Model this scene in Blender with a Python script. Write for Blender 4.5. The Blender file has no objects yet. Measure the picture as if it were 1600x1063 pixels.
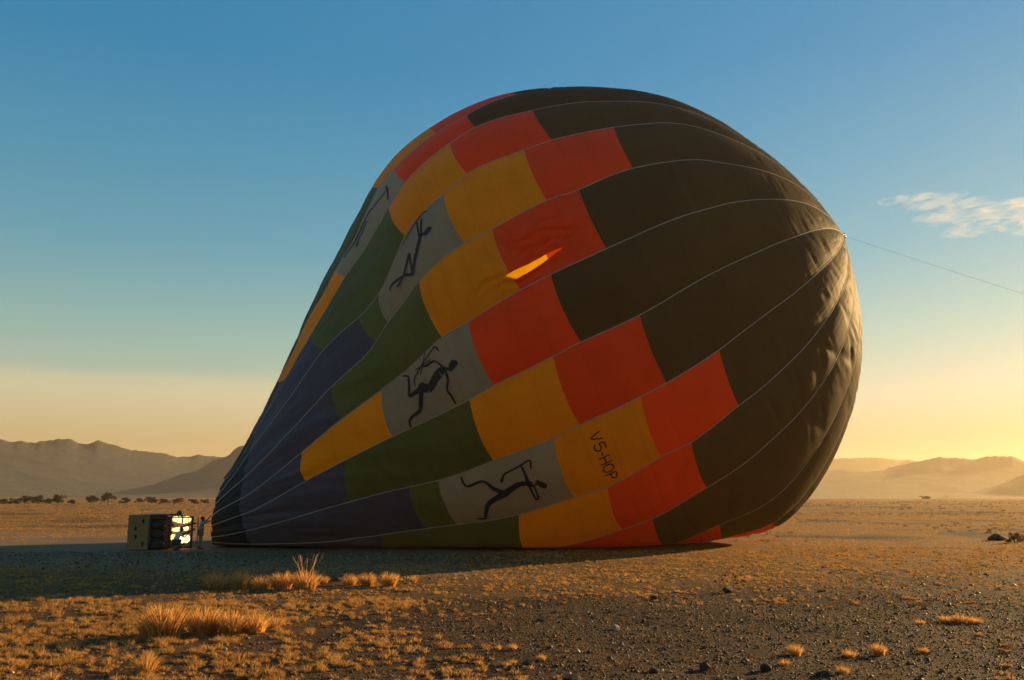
import bpy, bmesh, math, random
import numpy as np
from mathutils import Vector

rad = math.radians
SC = bpy.context.scene
COL = SC.collection

# ------------------------------------------------------------------ camera
CAM_H, PITCH, FPX = 2.86, rad(10.35), 1333.0
cam_d = bpy.data.cameras.new('camera')
cam = bpy.data.objects.new('camera', cam_d)
COL.objects.link(cam)
cam.location = (0, 0, CAM_H)
cam.rotation_euler = (rad(90) + PITCH, 0, 0)
cam_d.sensor_width = 36.0
cam_d.lens = 36.0 * FPX / 1600.0
cam_d.clip_start, cam_d.clip_end = 0.1, 30000
SC.camera = cam

# ------------------------------------------------------------------ sky and sun
SUN_AZ, SUN_EL = rad(54), rad(13.0)        # azimuth: clockwise from +Y (towards +X)
world = bpy.data.worlds.new('World')
SC.world = world
world.use_nodes = True
wn, wl = world.node_tree.nodes, world.node_tree.links
wn.clear()
w_out = wn.new('ShaderNodeOutputWorld')
w_bg = wn.new('ShaderNodeBackground')
w_bg.inputs['Strength'].default_value = 0.138
w_sky = wn.new('ShaderNodeTexSky')
w_sky.sky_type = 'NISHITA'
w_sky.sun_disc = False
w_sky.sun_elevation = SUN_EL
w_sky.sun_rotation = SUN_AZ
w_sky.altitude = 800
w_sky.air_density = 1.0
w_sky.dust_density = 0.35
w_sky.ozone_density = 3.0
# a thin veil of high cloud low over the horizon, all the way round
w_tc = wn.new('ShaderNodeTexCoord')
w_sep = wn.new('ShaderNodeSeparateXYZ')
wl.new(w_tc.outputs['Generated'], w_sep.inputs[0])
w_map = wn.new('ShaderNodeMapping'); w_map.inputs['Scale'].default_value = (1.6, 1.6, 14)
wl.new(w_tc.outputs['Generated'], w_map.inputs['Vector'])
w_noi = wn.new('ShaderNodeTexNoise'); w_noi.inputs['Scale'].default_value = 2.0; w_noi.inputs['Detail'].default_value = 5
wl.new(w_map.outputs[0], w_noi.inputs['Vector'])
w_ma = wn.new('ShaderNodeMath'); w_ma.operation = 'MULTIPLY_ADD'
w_ma.inputs[1].default_value = 0.022
wl.new(w_noi.outputs['Fac'], w_ma.inputs[0]); wl.new(w_sep.outputs['Z'], w_ma.inputs[2])
w_mr = wn.new('ShaderNodeMapRange'); w_mr.interpolation_type = 'SMOOTHSTEP'
w_mr.inputs['From Min'].default_value = 0.151; w_mr.inputs['From Max'].default_value = 0.133
w_mr.inputs['To Min'].default_value = 0.0; w_mr.inputs['To Max'].default_value = 0.85
wl.new(w_ma.outputs[0], w_mr.inputs['Value'])
w_mix = wn.new('ShaderNodeMix'); w_mix.data_type = 'RGBA'
w_tint = wn.new('ShaderNodeMix'); w_tint.data_type = 'RGBA'; w_tint.blend_type = 'MULTIPLY'
w_tint.inputs['Factor'].default_value = 1.0
w_tint.inputs['B'].default_value = (1.34, 1.13, 0.94, 1)
# even photographic response of the whole sky, and air that grows dustier and warmer evenly towards the horizon
w_sp = wn.new('ShaderNodeSeparateColor'); wl.new(w_sky.outputs['Color'], w_sp.inputs[0])
w_cm = wn.new('ShaderNodeCombineColor')
for _i, (_g, _k) in enumerate(((0.50, 1.97), (0.42, 2.29), (0.42, 2.33))):
    _p = wn.new('ShaderNodeMath'); _p.operation = 'POWER'; _p.inputs[1].default_value = _g
    _q = wn.new('ShaderNodeMath'); _q.operation = 'MULTIPLY'; _q.inputs[1].default_value = _k
    wl.new(w_sp.outputs[_i], _p.inputs[0]); wl.new(_p.outputs[0], _q.inputs[0]); wl.new(_q.outputs[0], w_cm.inputs[_i])
w_rmp = wn.new('ShaderNodeValToRGB')
_e = w_rmp.color_ramp.elements
_st = ((0.0, (.45, .30, .15)), (.06, (.49, .33, .175)), (.11, (.60, .455, .295)), (.136, (.53, .465, .315)), (.174, (.43, .465, .34)), (.267, (.235, .395, .385)), (.36, (.150, .355, .405)), (.464, (.075, .305, .425)), (1.0, (.060, .28, .43)))
_e[0].position = 0.0; _e[1].position = 1.0
for _z, _c in _st[1:-1]: _e.new(_z)
for _i, (_z, _c) in enumerate(_st): _e[_i].position = _z; _e[_i].color = _c + (1,)
wl.new(w_sep.outputs['Z'], w_rmp.inputs[0])
w_air_n = wn.new('ShaderNodeMix'); w_air_n.data_type = 'RGBA'; w_air_n.blend_type = 'MULTIPLY'
w_air_n.inputs['Factor'].default_value = 1.0
wl.new(w_cm.outputs[0], w_air_n.inputs['A']); wl.new(w_rmp.outputs[0], w_air_n.inputs['B'])
w_air = w_air_n.outputs['Result']
wl.new(w_air, w_tint.inputs['A'])
w_bank = wn.new('ShaderNodeMapRange'); w_bank.interpolation_type = 'SMOOTHSTEP'
w_bank.inputs['From Min'].default_value = 0.20; w_bank.inputs['From Max'].default_value = -0.30
wl.new(w_sep.outputs['X'], w_bank.inputs['Value'])
w_bm = wn.new('ShaderNodeMath'); w_bm.operation = 'MULTIPLY'
wl.new(w_mr.outputs[0], w_bm.inputs[0]); wl.new(w_bank.outputs[0], w_bm.inputs[1])
wl.new(w_bm.outputs[0], w_mix.inputs['Factor'])
wl.new(w_air, w_mix.inputs['A'])
wl.new(w_tint.outputs['Result'], w_mix.inputs['B'])
wl.new(w_mix.outputs['Result'], w_bg.inputs['Color'])
wl.new(w_bg.outputs[0], w_out.inputs['Surface'])

SUN_DIR = Vector((math.sin(SUN_AZ) * math.cos(SUN_EL), math.cos(SUN_AZ) * math.cos(SUN_EL), math.sin(SUN_EL)))
sun_d = bpy.data.lights.new('sun', 'SUN')
sun_d.energy = 4.8
sun_d.angle = rad(0.5)
sun_d.color = (1.0, 0.62, 0.25)
sun = bpy.data.objects.new('sun', sun_d)
COL.objects.link(sun)
sun.rotation_euler = (-SUN_DIR).to_track_quat('-Z', 'Y').to_euler()

SC.view_settings.view_transform = 'Standard'
SC.view_settings.look = 'None'
SC.view_settings.exposure = 1.1
SC.view_settings.gamma = 1.0
SC.view_settings.use_curve_mapping = False
SC.render.engine = 'CYCLES'
SC.cycles.use_denoising = True
SC.cycles.volume_bounces = 1
SC.cycles.max_bounces = 8
SC.cycles.diffuse_bounces = 4
SC.cycles.transmission_bounces = 5
SC.cycles.transparent_max_bounces = 8
SC.cycles.sample_clamp_indirect = 6.0

# ------------------------------------------------------------------ helpers
RNG = np.random.default_rng(7)


def ground_at(px, py):
    """world X, Y of the flat ground seen at a position of the 1600 x 1063 picture"""
    a = math.atan((py - 531.5) / FPX) - PITCH
    dy = CAM_H / math.tan(a)
    depth = dy * math.cos(PITCH) - CAM_H * math.sin(PITCH)
    return (px - 800) / FPX * depth, dy


def mesh_obj(name, verts, faces, mat=None, parent=None, smooth=False, uv=None):
    me = bpy.data.meshes.new(name)
    me.from_pydata([tuple(v) for v in np.asarray(verts, float).tolist()] if not isinstance(verts, list) else verts, [], faces if isinstance(faces, list) else faces.tolist())
    if mat:
        me.materials.append(mat)
    if smooth:
        me.polygons.foreach_set('use_smooth', [True] * len(me.polygons))
    if uv is not None:
        lay = me.uv_layers.new(name='UVMap')
        li = np.zeros(len(me.loops), int); me.loops.foreach_get('vertex_index', li)
        lay.data.foreach_set('uv', np.asarray(uv, float)[li].ravel())
    me.update()
    o = bpy.data.objects.new(name, me)
    COL.objects.link(o)
    if parent:
        o.parent = parent
    return o


def tri_obj(name, verts, tris, mat, smooth=False):
    """big triangle soup, numpy arrays straight into a mesh"""
    me = bpy.data.meshes.new(name)
    v = np.ascontiguousarray(verts, np.float32); t = np.ascontiguousarray(tris, np.int32)
    me.vertices.add(len(v)); me.vertices.foreach_set('co', v.ravel())
    me.loops.add(t.size); me.loops.foreach_set('vertex_index', t.ravel())
    me.polygons.add(len(t)); me.polygons.foreach_set('loop_start', np.arange(0, t.size, 3, dtype=np.int32))
    if smooth:
        me.polygons.foreach_set('use_smooth', np.ones(len(t), bool))
    me.materials.append(mat)
    me.update(calc_edges=True)
    o = bpy.data.objects.new(name, me)
    COL.objects.link(o)
    return o


def tag(o, label=None, cat=None, group=None, kind=None):
    if label: o['label'] = label
    if cat: o['category'] = cat
    if group: o['group'] = group
    if kind: o['kind'] = kind
    return o


def empty(name, loc=(0, 0, 0), rz=0.0):
    o = bpy.data.objects.new(name, None)
    o.location = loc; o.rotation_euler = (0, 0, rz); o.empty_display_size = 0.3
    COL.objects.link(o)
    return o


def _hash(i, j, seed):
    n = (i * 374761393 + j * 668265263 + seed * 1274126177) & 0x7fffffff
    n = ((n ^ (n >> 13)) * 1103515245 + 12345) & 0x7fffffff
    n = ((n ^ (n >> 16)) * 374761393) & 0x7fffffff
    return (n & 0xffff) / 65535.0


def vnoise(x, y, seed=0):
    """smooth value noise, 0..1"""
    x = np.asarray(x, float); y = np.asarray(y, float)
    i = np.floor(x).astype(np.int64); j = np.floor(y).astype(np.int64)
    fx = x - i; fy = y - j
    fx = fx * fx * (3 - 2 * fx); fy = fy * fy * (3 - 2 * fy)
    a = _hash(i, j, seed); b = _hash(i + 1, j, seed); c = _hash(i, j + 1, seed); d = _hash(i + 1, j + 1, seed)
    return (a * (1 - fx) + b * fx) * (1 - fy) + (c * (1 - fx) + d * fx) * fy


def fbm(x, y, seed=0, octv=4):
    s = 0; a = 0.5; t = 0
    for k in range(octv):
        s = s + a * vnoise(np.asarray(x) * 2 ** k, np.asarray(y) * 2 ** k, seed + k * 17); t += a; a *= 0.5
    return s / t


def sstep(a, b, x):
    t = np.clip((np.asarray(x, float) - a) / (b - a), 0, 1)
    return t * t * (3 - 2 * t)


class NT:
    """small node-tree helper"""
    def __init__(self, name):
        self.m = bpy.data.materials.new(name); self.m.use_nodes = True
        self.t = self.m.node_tree; self.t.nodes.clear()
        self.out = self.t.nodes.new('ShaderNodeOutputMaterial')

    def n(self, typ, props=None, **inp):
        nd = self.t.nodes.new(typ)
        for k, v in (props or {}).items(): setattr(nd, k, v)
        for k, v in inp.items():
            key = int(k[1:]) if k[0] == '_' and k[1:].isdigit() else k.replace('__', ' ')
            self.set(nd.inputs[key], v)
        return nd

    def set(self, sock, v):
        if isinstance(v, bpy.types.NodeSocket): self.t.links.new(v, sock)
        elif isinstance(v, bpy.types.Node): self.t.links.new(v.outputs[0], sock)
        else:
            if isinstance(v, tuple) and len(v) == 3 and sock.type == 'RGBA': v = v + (1,)
            sock.default_value = v

    def mix(self, f, a, b, mode='MIX'):
        nd = self.t.nodes.new('ShaderNodeMix'); nd.data_type = 'RGBA'; nd.blend_type = mode
        self.set(nd.inputs['Factor'], f); self.set(nd.inputs['A'], a); self.set(nd.inputs['B'], b)
        return nd.outputs['Result']

    def math(self, op, a, b=0.0, c=0.0):
        nd = self.t.nodes.new('ShaderNodeMath'); nd.operation = op
        self.set(nd.inputs[0], a); self.set(nd.inputs[1], b); self.set(nd.inputs[2], c)
        return nd.outputs[0]

    def ramp(self, v, a, b, lo=0.0, hi=1.0):
        nd = self.t.nodes.new('ShaderNodeMapRange'); nd.interpolation_type = 'SMOOTHSTEP'
        self.set(nd.inputs['Value'], v)
        for k, x in (('From Min', a), ('From Max', b), ('To Min', lo), ('To Max', hi)): self.set(nd.inputs[k], x)
        return nd.outputs[0]

    def surf(self, sh):
        self.t.links.new(sh if isinstance(sh, bpy.types.NodeSocket) else sh.outputs[0], self.out.inputs['Surface'])
        return self.m


def simple_mat(name, col, rough=0.8, metal=0.0, var=0.15, scale=8.0, spec=0.3):
    T = NT(name)
    tc = T.n('ShaderNodeTexCoord')
    no = T.n('ShaderNodeTexNoise', Vector=tc.outputs['Object'], Scale=scale, Detail=5.0)
    f = T.ramp(no.outputs['Fac'], 0.3, 0.7, 1 - var, 1 + var)
    c = T.mix(1.0, col, T.n('ShaderNodeCombineColor', _0=f, _1=f, _2=f).outputs[0], 'MULTIPLY')
    b = T.n('ShaderNodeBump', Strength=0.25, Distance=0.01, Height=no.outputs['Fac'])
    p = T.n('ShaderNodeBsdfPrincipled', Base__Color=c, Roughness=rough, Metallic=metal, Normal=b.outputs[0])
    p.inputs['Specular IOR Level'].default_value = spec
    return T.surf(p)
# ------------------------------------------------------------------ ground
def dist_band(d, a, b, soft):
    return sstep(a - soft, a, d) * (1 - sstep(b, b + soft, d))


def grass_map(x, y):
    """0..1: how thickly the dry grass stands at a spot of the plain"""
    x = np.asarray(x, float); y = np.asarray(y, float)
    n1 = fbm(x * 0.16 + 3.1, y * 0.11 + 7.7, 11, 4)
    n2 = fbm(x * 0.05 + 13.1, y * 0.028 + 1.7, 23, 3)
    # near left: a thick stand of tufts, thinning towards the gravel on the right
    left = sstep(2.5, -5.0, x + (y - 16) * 0.10) * sstep(40, 30, y)
    # the pale grassy strips in front of the balloon
    s1 = dist_band(y + 0.12 * x, 42, 60, 5) * sstep(-4, 3, x)
    s2 = dist_band(y - 0.05 * x, 30.5, 36, 2) * sstep(-6, -1, x) * sstep(14, 9, x)
    s3 = dist_band(y + 0.25 * x, 38.5, 42, 1.5) * sstep(6, 9, x)
    s4 = dist_band(y, 26, 30, 1.5) * sstep(-7, -3, x) * sstep(7, 3, x)
    g = 0.22 + 0.75 * left + 0.8 * s1 + 0.85 * s2 + 0.7 * s3 + 0.55 * s4 + 0.30 * dist_band(y, 25, 44, 4) + 0.62 * sstep(48, 75, y)
    g = g + (n1 - 0.5) * 1.5 + (n2 - 0.5) * 0.8
    bare = sstep(0.0, 1.0, sstep(-1, -6, x) * dist_band(y, 40, 52, 4))     # trampled ground by the basket
    return np.clip(g * (1 - 0.85 * bare), 0, 1)


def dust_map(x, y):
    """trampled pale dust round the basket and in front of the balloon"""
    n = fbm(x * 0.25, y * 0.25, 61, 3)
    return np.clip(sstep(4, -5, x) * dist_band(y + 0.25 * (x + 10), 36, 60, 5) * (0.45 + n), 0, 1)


def ground_z(x, y):
    x = np.asarray(x, float); y = np.asarray(y, float)
    r = np.hypot(x, y)
    fl = sstep(30, 42, y) * sstep(90, 70, y) * sstep(-45, -30, x) * sstep(60, 40, x)     # level under the balloon
    z = (fbm(x * 0.22, y * 0.22, 5, 3) - 0.5) * 0.16 + (fbm(x * 0.9, y * 0.9, 8, 2) - 0.5) * 0.07
    far = (fbm(x * 0.012, y * 0.012, 31, 3) - 0.5) * 0.7 * sstep(90, 250, r)
    return z * (1 - 0.85 * fl) * sstep(400, 100, r) - 0.03 + far


def make_ground():
    ang = np.concatenate([np.arange(-180, -48, 4.0), np.arange(-48, 48.01, 0.24), np.arange(52, 180, 4.0)])
    ang = np.radians(ang)
    rr = [1.5]
    while rr[-1] < 9000:
        rr.append(rr[-1] * 1.024 if rr[-1] < 400 else rr[-1] * 1.06)
    rr = np.array(rr)
    A, R = np.meshgrid(ang, rr)
    X = np.sin(A) * R; Y = np.cos(A) * R
    Z = ground_z(X, Y)
    V = np.stack([X, Y, Z], -1).reshape(-1, 3)
    na, nr = len(ang), len(rr)
    i = np.arange(nr - 1)[:, None]; j = np.arange(na)[None]
    a = i * na + j; b = i * na + (j + 1) % na; c = a + na; d = b + na
    T = np.concatenate([np.stack([a, c, b], -1).reshape(-1, 3), np.stack([b, c, d], -1).reshape(-1, 3)])
    cen = len(V)
    V = np.vstack([V, [[0, 0, float(ground_z(0.0, 0.0))]]])
    T = np.vstack([T, np.stack([np.full(na, cen), np.arange(na), (np.arange(na) + 1) % na], -1)])
    M = NT('desert_ground')
    tc = M.n('ShaderNodeTexCoord'); o = tc.outputs['Object']
    ga = M.n('ShaderNodeAttribute', {'attribute_name': 'grass'})
    big = M.n('ShaderNodeTexNoise', Vector=o, Scale=0.35, Detail=6.0, Roughness=0.65)
    fine = M.n('ShaderNodeTexNoise', Vector=o, Scale=9.0, Detail=6.0, Roughness=0.75)
    vor = M.n('ShaderNodeTexVoronoi', Vector=o, Scale=11.0, Randomness=1.0)
    vor2 = M.n('ShaderNodeTexVoronoi', Vector=o, Scale=26.0, Randomness=1.0)
    soil = M.mix(M.ramp(big.outputs['Fac'], 0.35, 0.65), (0.042, 0.021, 0.009), (0.085, 0.044, 0.018))
    peb = M.mix(M.ramp(vor.outputs['Color'], 0.2, 0.9), (0.024, 0.013, 0.006), (0.11, 0.064, 0.030))
    pmask = M.ramp(vor.outputs['Distance'], 0.42, 0.30)
    c1 = M.mix(M.math('MULTIPLY', pmask, 0.7), soil, peb)
    straw = M.mix(fine.outputs['Fac'], (0.175, 0.080, 0.011), (0.38, 0.190, 0.040))
    gm = M.math('MULTIPLY', M.ramp(M.math('ADD', ga.outputs['Fac'], M.math('MULTIPLY_ADD', fine.outputs['Fac'], 0.7, -0.35)), 0.30, 0.85), 0.85)
    c2 = M.mix(gm, c1, straw)
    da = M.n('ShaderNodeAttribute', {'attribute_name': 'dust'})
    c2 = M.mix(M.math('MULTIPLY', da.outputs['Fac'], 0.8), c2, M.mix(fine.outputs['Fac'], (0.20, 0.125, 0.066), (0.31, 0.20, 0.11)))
    h = M.math('ADD', M.math('MULTIPLY', pmask, 0.6), M.math('MULTIPLY_ADD', M.ramp(vor2.outputs['Distance'], 0.45, 0.2), 0.35, M.math('MULTIPLY', fine.outputs['Fac'], 0.9)))
    bp = M.n('ShaderNodeBump', Strength=1.0, Distance=0.035, Height=h)
    p = M.n('ShaderNodeBsdfPrincipled', Base__Color=c2, Roughness=0.9, Normal=bp.outputs[0])
    p.inputs['Specular IOR Level'].default_value = 0.15
    M.surf(p)
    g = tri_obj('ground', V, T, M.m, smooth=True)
    at = g.data.attributes.new('grass', 'FLOAT', 'POINT')
    at.data.foreach_set('value', (grass_map(V[:, 0], V[:, 1]) * (0.5 + 0.5 * sstep(30, 60, np.hypot(V[:, 0], V[:, 1])))).astype(np.float32))
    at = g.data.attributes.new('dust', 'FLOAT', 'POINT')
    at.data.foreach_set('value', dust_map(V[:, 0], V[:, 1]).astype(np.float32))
    tag(g, kind='structure')
    return g


make_ground()
# ------------------------------------------------------------------ hills
def hill_range(name, prof, dist, length, mat, seed, rough=0.06):
    """prof: ridge line as (px, py) of the picture; built as a ridge with slopes and gullies at its real distance"""
    prof = np.array(prof, float)
    px = np.linspace(prof[0, 0], prof[-1, 0], int((prof[-1, 0] - prof[0, 0]) / 2.5))
    py = np.interp(px, prof[:, 0], prof[:, 1])
    k = np.exp(-np.linspace(-2, 2, 9) ** 2); k /= k.sum()
    py = np.convolve(np.pad(py, 4, mode='edge'), k, 'valid')
    az = np.arctan((px - 800) / FPX / math.cos(PITCH))
    yy = 531.5 - py; up = yy * math.cos(PITCH) + FPX * math.sin(PITCH); fw = FPX * math.cos(PITCH) - yy * math.sin(PITCH)
    az = np.arctan2(px - 800, fw)
    el = up / np.hypot(fw, px - 800)
    k2 = np.exp(-np.linspace(-2, 2, 161) ** 2); k2 /= k2.sum()
    el_s = np.convolve(np.pad(el, 80, mode='edge'), k2, 'valid')
    el = el * (1 + (fbm(px * 0.045, px * 0 + 3, seed, 6) - 0.5) * rough * 2)
    ridge = CAM_H + dist * el
    ridge_s = CAM_H + dist * el_s
    s = np.concatenate([np.linspace(0, 1, 34), np.linspace(1, 1.7, 10)[1:]])
    V = []
    for q in s:
        wob = (fbm(px * 0.012, px * 0 + 9, seed + 3, 3) - 0.5) * 0.05
        r = dist - length * (1 - q) + length * wob * (1 - abs(1 - q))
        if q <= 1:
            gul = (fbm(px * 0.020 + q * 3.0, px * 0.006 + q * 7.0, seed + 5, 4) - 0.5) * 1.3 * q * (1 - q)
            rs = np.interp(px + (1 - q) * 170 * (1 if seed % 3 else -1), px, ridge_s)
            z = (rs * (1 - q ** 10) + ridge * q ** 10) * np.clip(q ** 1.7 + gul * 0.16, 0, 1)
        else:
            z = ridge * np.clip(1 - ((q - 1) / 0.7) ** 1.3, 0, 1)
        V.append(np.stack([np.sin(az) * r, np.cos(az) * r, z - (0.8 if q in (0, 1.7) else 0)], -1))
    V = np.array(V); ns, m = V.shape[:2]
    i = np.arange(ns - 1)[:, None]; j = np.arange(m - 1)[None]
    a = i * m + j; b = a + 1; c = a + m; d = c + 1
    T = np.concatenate([np.stack([a, b, c], -1).reshape(-1, 3), np.stack([b, d, c], -1).reshape(-1, 3)])
    o = tri_obj(name, V.reshape(-1, 3), T, mat, smooth=True)
    tag(o, kind='structure')
    return o


def hill_mat():
    M = NT('hill_rock')
    tc = M.n('ShaderNodeTexCoord')
    no = M.n('ShaderNodeTexNoise', Vector=tc.outputs['Object'], Scale=0.02, Detail=7.0, Roughness=0.65)
    c = M.mix(M.ramp(no.outputs['Fac'], 0.35, 0.65), (0.020, 0.017, 0.016), (0.036, 0.030, 0.027))
    bp = M.n('ShaderNodeBump', Strength=0.7, Distance=12.0, Height=no.outputs['Fac'])
    p = M.n('ShaderNodeBsdfPrincipled', Base__Color=c, Roughness=0.95, Normal=bp.outputs[0])
    return M.surf(p)


HM = hill_mat()
hill_range('hill_range', [(-1500, 748), (-900, 718), (-420, 706), (-160, 692), (0, 684), (20, 686), (45, 693), (75, 690), (104, 686), (125, 692), (152, 691), (185, 697), (225, 703), (255, 706), (278, 711), (305, 711), (345, 713), (420, 722), (560, 728), (700, 735), (900, 740), (1100, 752)], 2400, 700, HM, 41, 0.09)
hill_range('hill_spur', [(150, 775), (200, 766), (240, 757), (285, 741), (300, 739), (330, 722), (352, 712), (370, 702), (385, 697), (420, 692), (520, 690), (640, 700), (800, 716), (950, 740), (1050, 765), (1100, 774)], 1700, 420, HM, 57, 0.09)
hill_range('hill_range', [(900, 752), (1050, 742), (1200, 730), (1280, 736), (1310, 733), (1340, 736), (1375, 733), (1400, 728), (1430, 719), (1460, 717), (1490, 716), (1520, 718), (1550, 713), (1557, 712), (1572, 715), (1580, 712), (1590, 717), (1610, 726), (1700, 722), (1900, 715), (2300, 725), (2900, 740)], 2300, 600, HM, 71, 0.10)
hill_range('far_hill_range', [(900, 742), (1080, 728), (1220, 720), (1300, 719), (1345, 714), (1380, 716), (1430, 721), (1520, 730), (1700, 740), (2100, 745), (2600, 755)], 3600, 800, HM, 87, 0.05)
hill_range('hill_spur', [(1480, 775), (1530, 766), (1575, 752), (1600, 742), (1660, 728), (1760, 715), (1900, 722), (2100, 760)], 1900, 400, HM, 99, 0.10)
# ------------------------------------------------------------------ air
def make_haze():
    x0, x1, y0, y1, z0, z1 = -9500, 9500, -9500, 9500, -4.0, 150.0
    V = [(x, y, z) for z in (z0, z1) for y in (y0, y1) for x in (x0, x1)]
    Fc = [(0, 2, 3, 1), (4, 5, 7, 6), (0, 1, 5, 4), (2, 6, 7, 3), (0, 4, 6, 2), (1, 3, 7, 5)]
    m = bpy.data.materials.new('haze_air'); m.use_nodes = True
    t = m.node_tree; t.nodes.clear()
    o = t.nodes.new('ShaderNodeOutputMaterial'); v = t.nodes.new('ShaderNodeVolumePrincipled')
    v.inputs['Color'].default_value = (0.98, 0.84, 0.56, 1)
    v.inputs['Density'].default_value = 0.00012
    v.inputs['Anisotropy'].default_value = 0.5
    t.links.new(v.outputs[0], o.inputs['Volume'])
    h = mesh_obj('haze', V, Fc, m)
    tag(h, kind='stuff')
    h.display_type = 'WIRE'


make_haze()
# ------------------------------------------------------------------ balloon: shape data (metres, radians)
P = [[-16.9821,51.8151,1.7879,2.9087,2.4487,-0.0998,0.0612,-0.0239],[-12.5762,53.5887,4.761,7.2947,7.3332,0.158,0.1314,0.0552],[-8.1983,55.1633,8.1005,11.3506,11.6267,0.2468,0.1832,0.0575],[-3.2716,56.2842,10.7273,14.6566,14.6037,0.3158,0.0119,0.0235],[2.7914,56.5136,13.1976,16.2806,15.9093,0.3314,-0.0944,0.0177],[8.5597,55.9822,14.9048,15.4795,15.4582,0.3267,-0.1727,0.0532],[13.6222,55.1767,15.4828,13.0961,14.2352,0.2764,-0.226,0.1802],[17.6677,54.193,16.888,9.4029,10.1914,0.3193,-0.2185,0.2484],[19.9575,53.4755,18.0587,5.2402,5.682,0.3496,-0.2034,0.3142],[20.8936,53.0689,18.8849,1.9848,2.1177,0.3439,-0.194,0.3437],[21.3604,52.8545,19.3258,0.0549,0.0542,0.347,-0.1891,0.3626]]
UK = [0.0,0.14,0.28,0.42,0.55,0.67,0.77,0.86,0.93,0.975,1.0]
TA = [0.9406,0.7061,0.4517,0.2143,-0.0191,-0.2505,-0.4882,-0.7218,-0.9492,-1.2346]
TW = [[(0.3677,0.1347),(0.4182,-0.0368),(0.4982,-0.043),(0.5428,-0.0397),(0.6142,0.0494)],
[(0.1166,0.2),(0.1812,0.0222),(0.2465,0.0776),(0.3819,-0.0297),(0.5081,-0.0035),(0.5431,0.0116),(0.6219,-0.0186),(0.6812,-0.0148),(0.7198,-0.0402)],
[(0.0103,-0.0017),(0.0429,0.0439),(0.0812,0.0601),(0.1218,0.0101),(0.148,0.0031),(0.191,0.0265),(0.2602,-0.0494),(0.3055,-0.0526),(0.3944,-0.0051),(0.4769,0.0008),(0.5131,0.021),(0.5915,0.0001),(0.6288,0.0089),(0.7068,0.0008),(0.7357,-0.0026),(0.7934,0.0216)],
[(0.0,0.0617),(0.0463,-0.0171),(0.1036,-0.044),(0.1668,-0.0192),(0.2039,-0.0129),(0.2551,-0.0206),(0.2935,0.0263),(0.3914,0.011),(0.4818,0.0064),(0.5204,-0.0089),(0.5943,0.0016),(0.6365,-0.0051),(0.6849,0.0091),(0.709,0.0081),(0.7464,0.001),(0.7894,0.0012),(0.8508,-0.064)],
[(0.0001,0.0722),(0.0609,-0.0428),(0.1081,-0.0264),(0.1502,-0.0095),(0.2038,0.0064),(0.2624,0.0109),(0.4026,0.008),(0.4529,-0.0066),(0.5278,-0.0025),(0.6519,0.0003),(0.7213,-0.0038),(0.7724,-0.0064),(0.8284,0.0097),(0.8507,0.0154),(0.8894,0.0127),(0.9224,-0.009)],
[(0.0005,0.0375),(0.0648,-0.0153),(0.1482,0.0157),(0.2635,0.0169),(0.4189,-0.0045),(0.4597,0.0009),(0.501,-0.0029),(0.5728,0.0033),(0.6478,-0.0057),(0.8044,-0.0065),(0.8381,0.0041),(0.9,0.0047),(0.9511,-0.017)],
[(0.0,-0.0302),(0.0631,0.003),(0.1155,0.0185),(0.1968,0.0127),(0.3171,-0.0086),(0.4253,0.0023),(0.5077,-0.0015),(0.5401,0.0079),(0.6167,0.0009),(0.6531,-0.002),(0.7318,-0.0102),(0.8072,-0.0005),(0.8294,-0.003),(0.8753,0.0089),(0.9133,0.0009),(0.9657,0.0295)],
[(0.095,0.0106),(0.1676,-0.0159),(0.225,-0.0091),(0.3365,-0.0021),(0.4362,-0.0026),(0.508,0.0032),(0.5467,-0.0116),(0.6163,0.0086),(0.6573,-0.0053),(0.7328,0.0114),(0.7573,0.0043),(0.8012,0.002),(0.8278,-0.0034),(0.8942,-0.0017),(0.9189,-0.0009),(0.9679,0.0338)],
[(0.5474,0.0028),(0.5844,-0.0144),(0.6584,0.0036),(0.7422,0.0153),(0.7684,0.0154),(0.8174,-0.0036),(0.8501,-0.0273),(0.8741,-0.0302),(0.9008,-0.0426),(0.9182,0.0048),(0.9689,-0.0013)],
[(0.6755,0.0165),(0.7513,-0.0417),(0.8015,-0.0298),(0.8495,0.0889),(0.856,0.0872),(0.8919,-0.0492)]]
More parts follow.
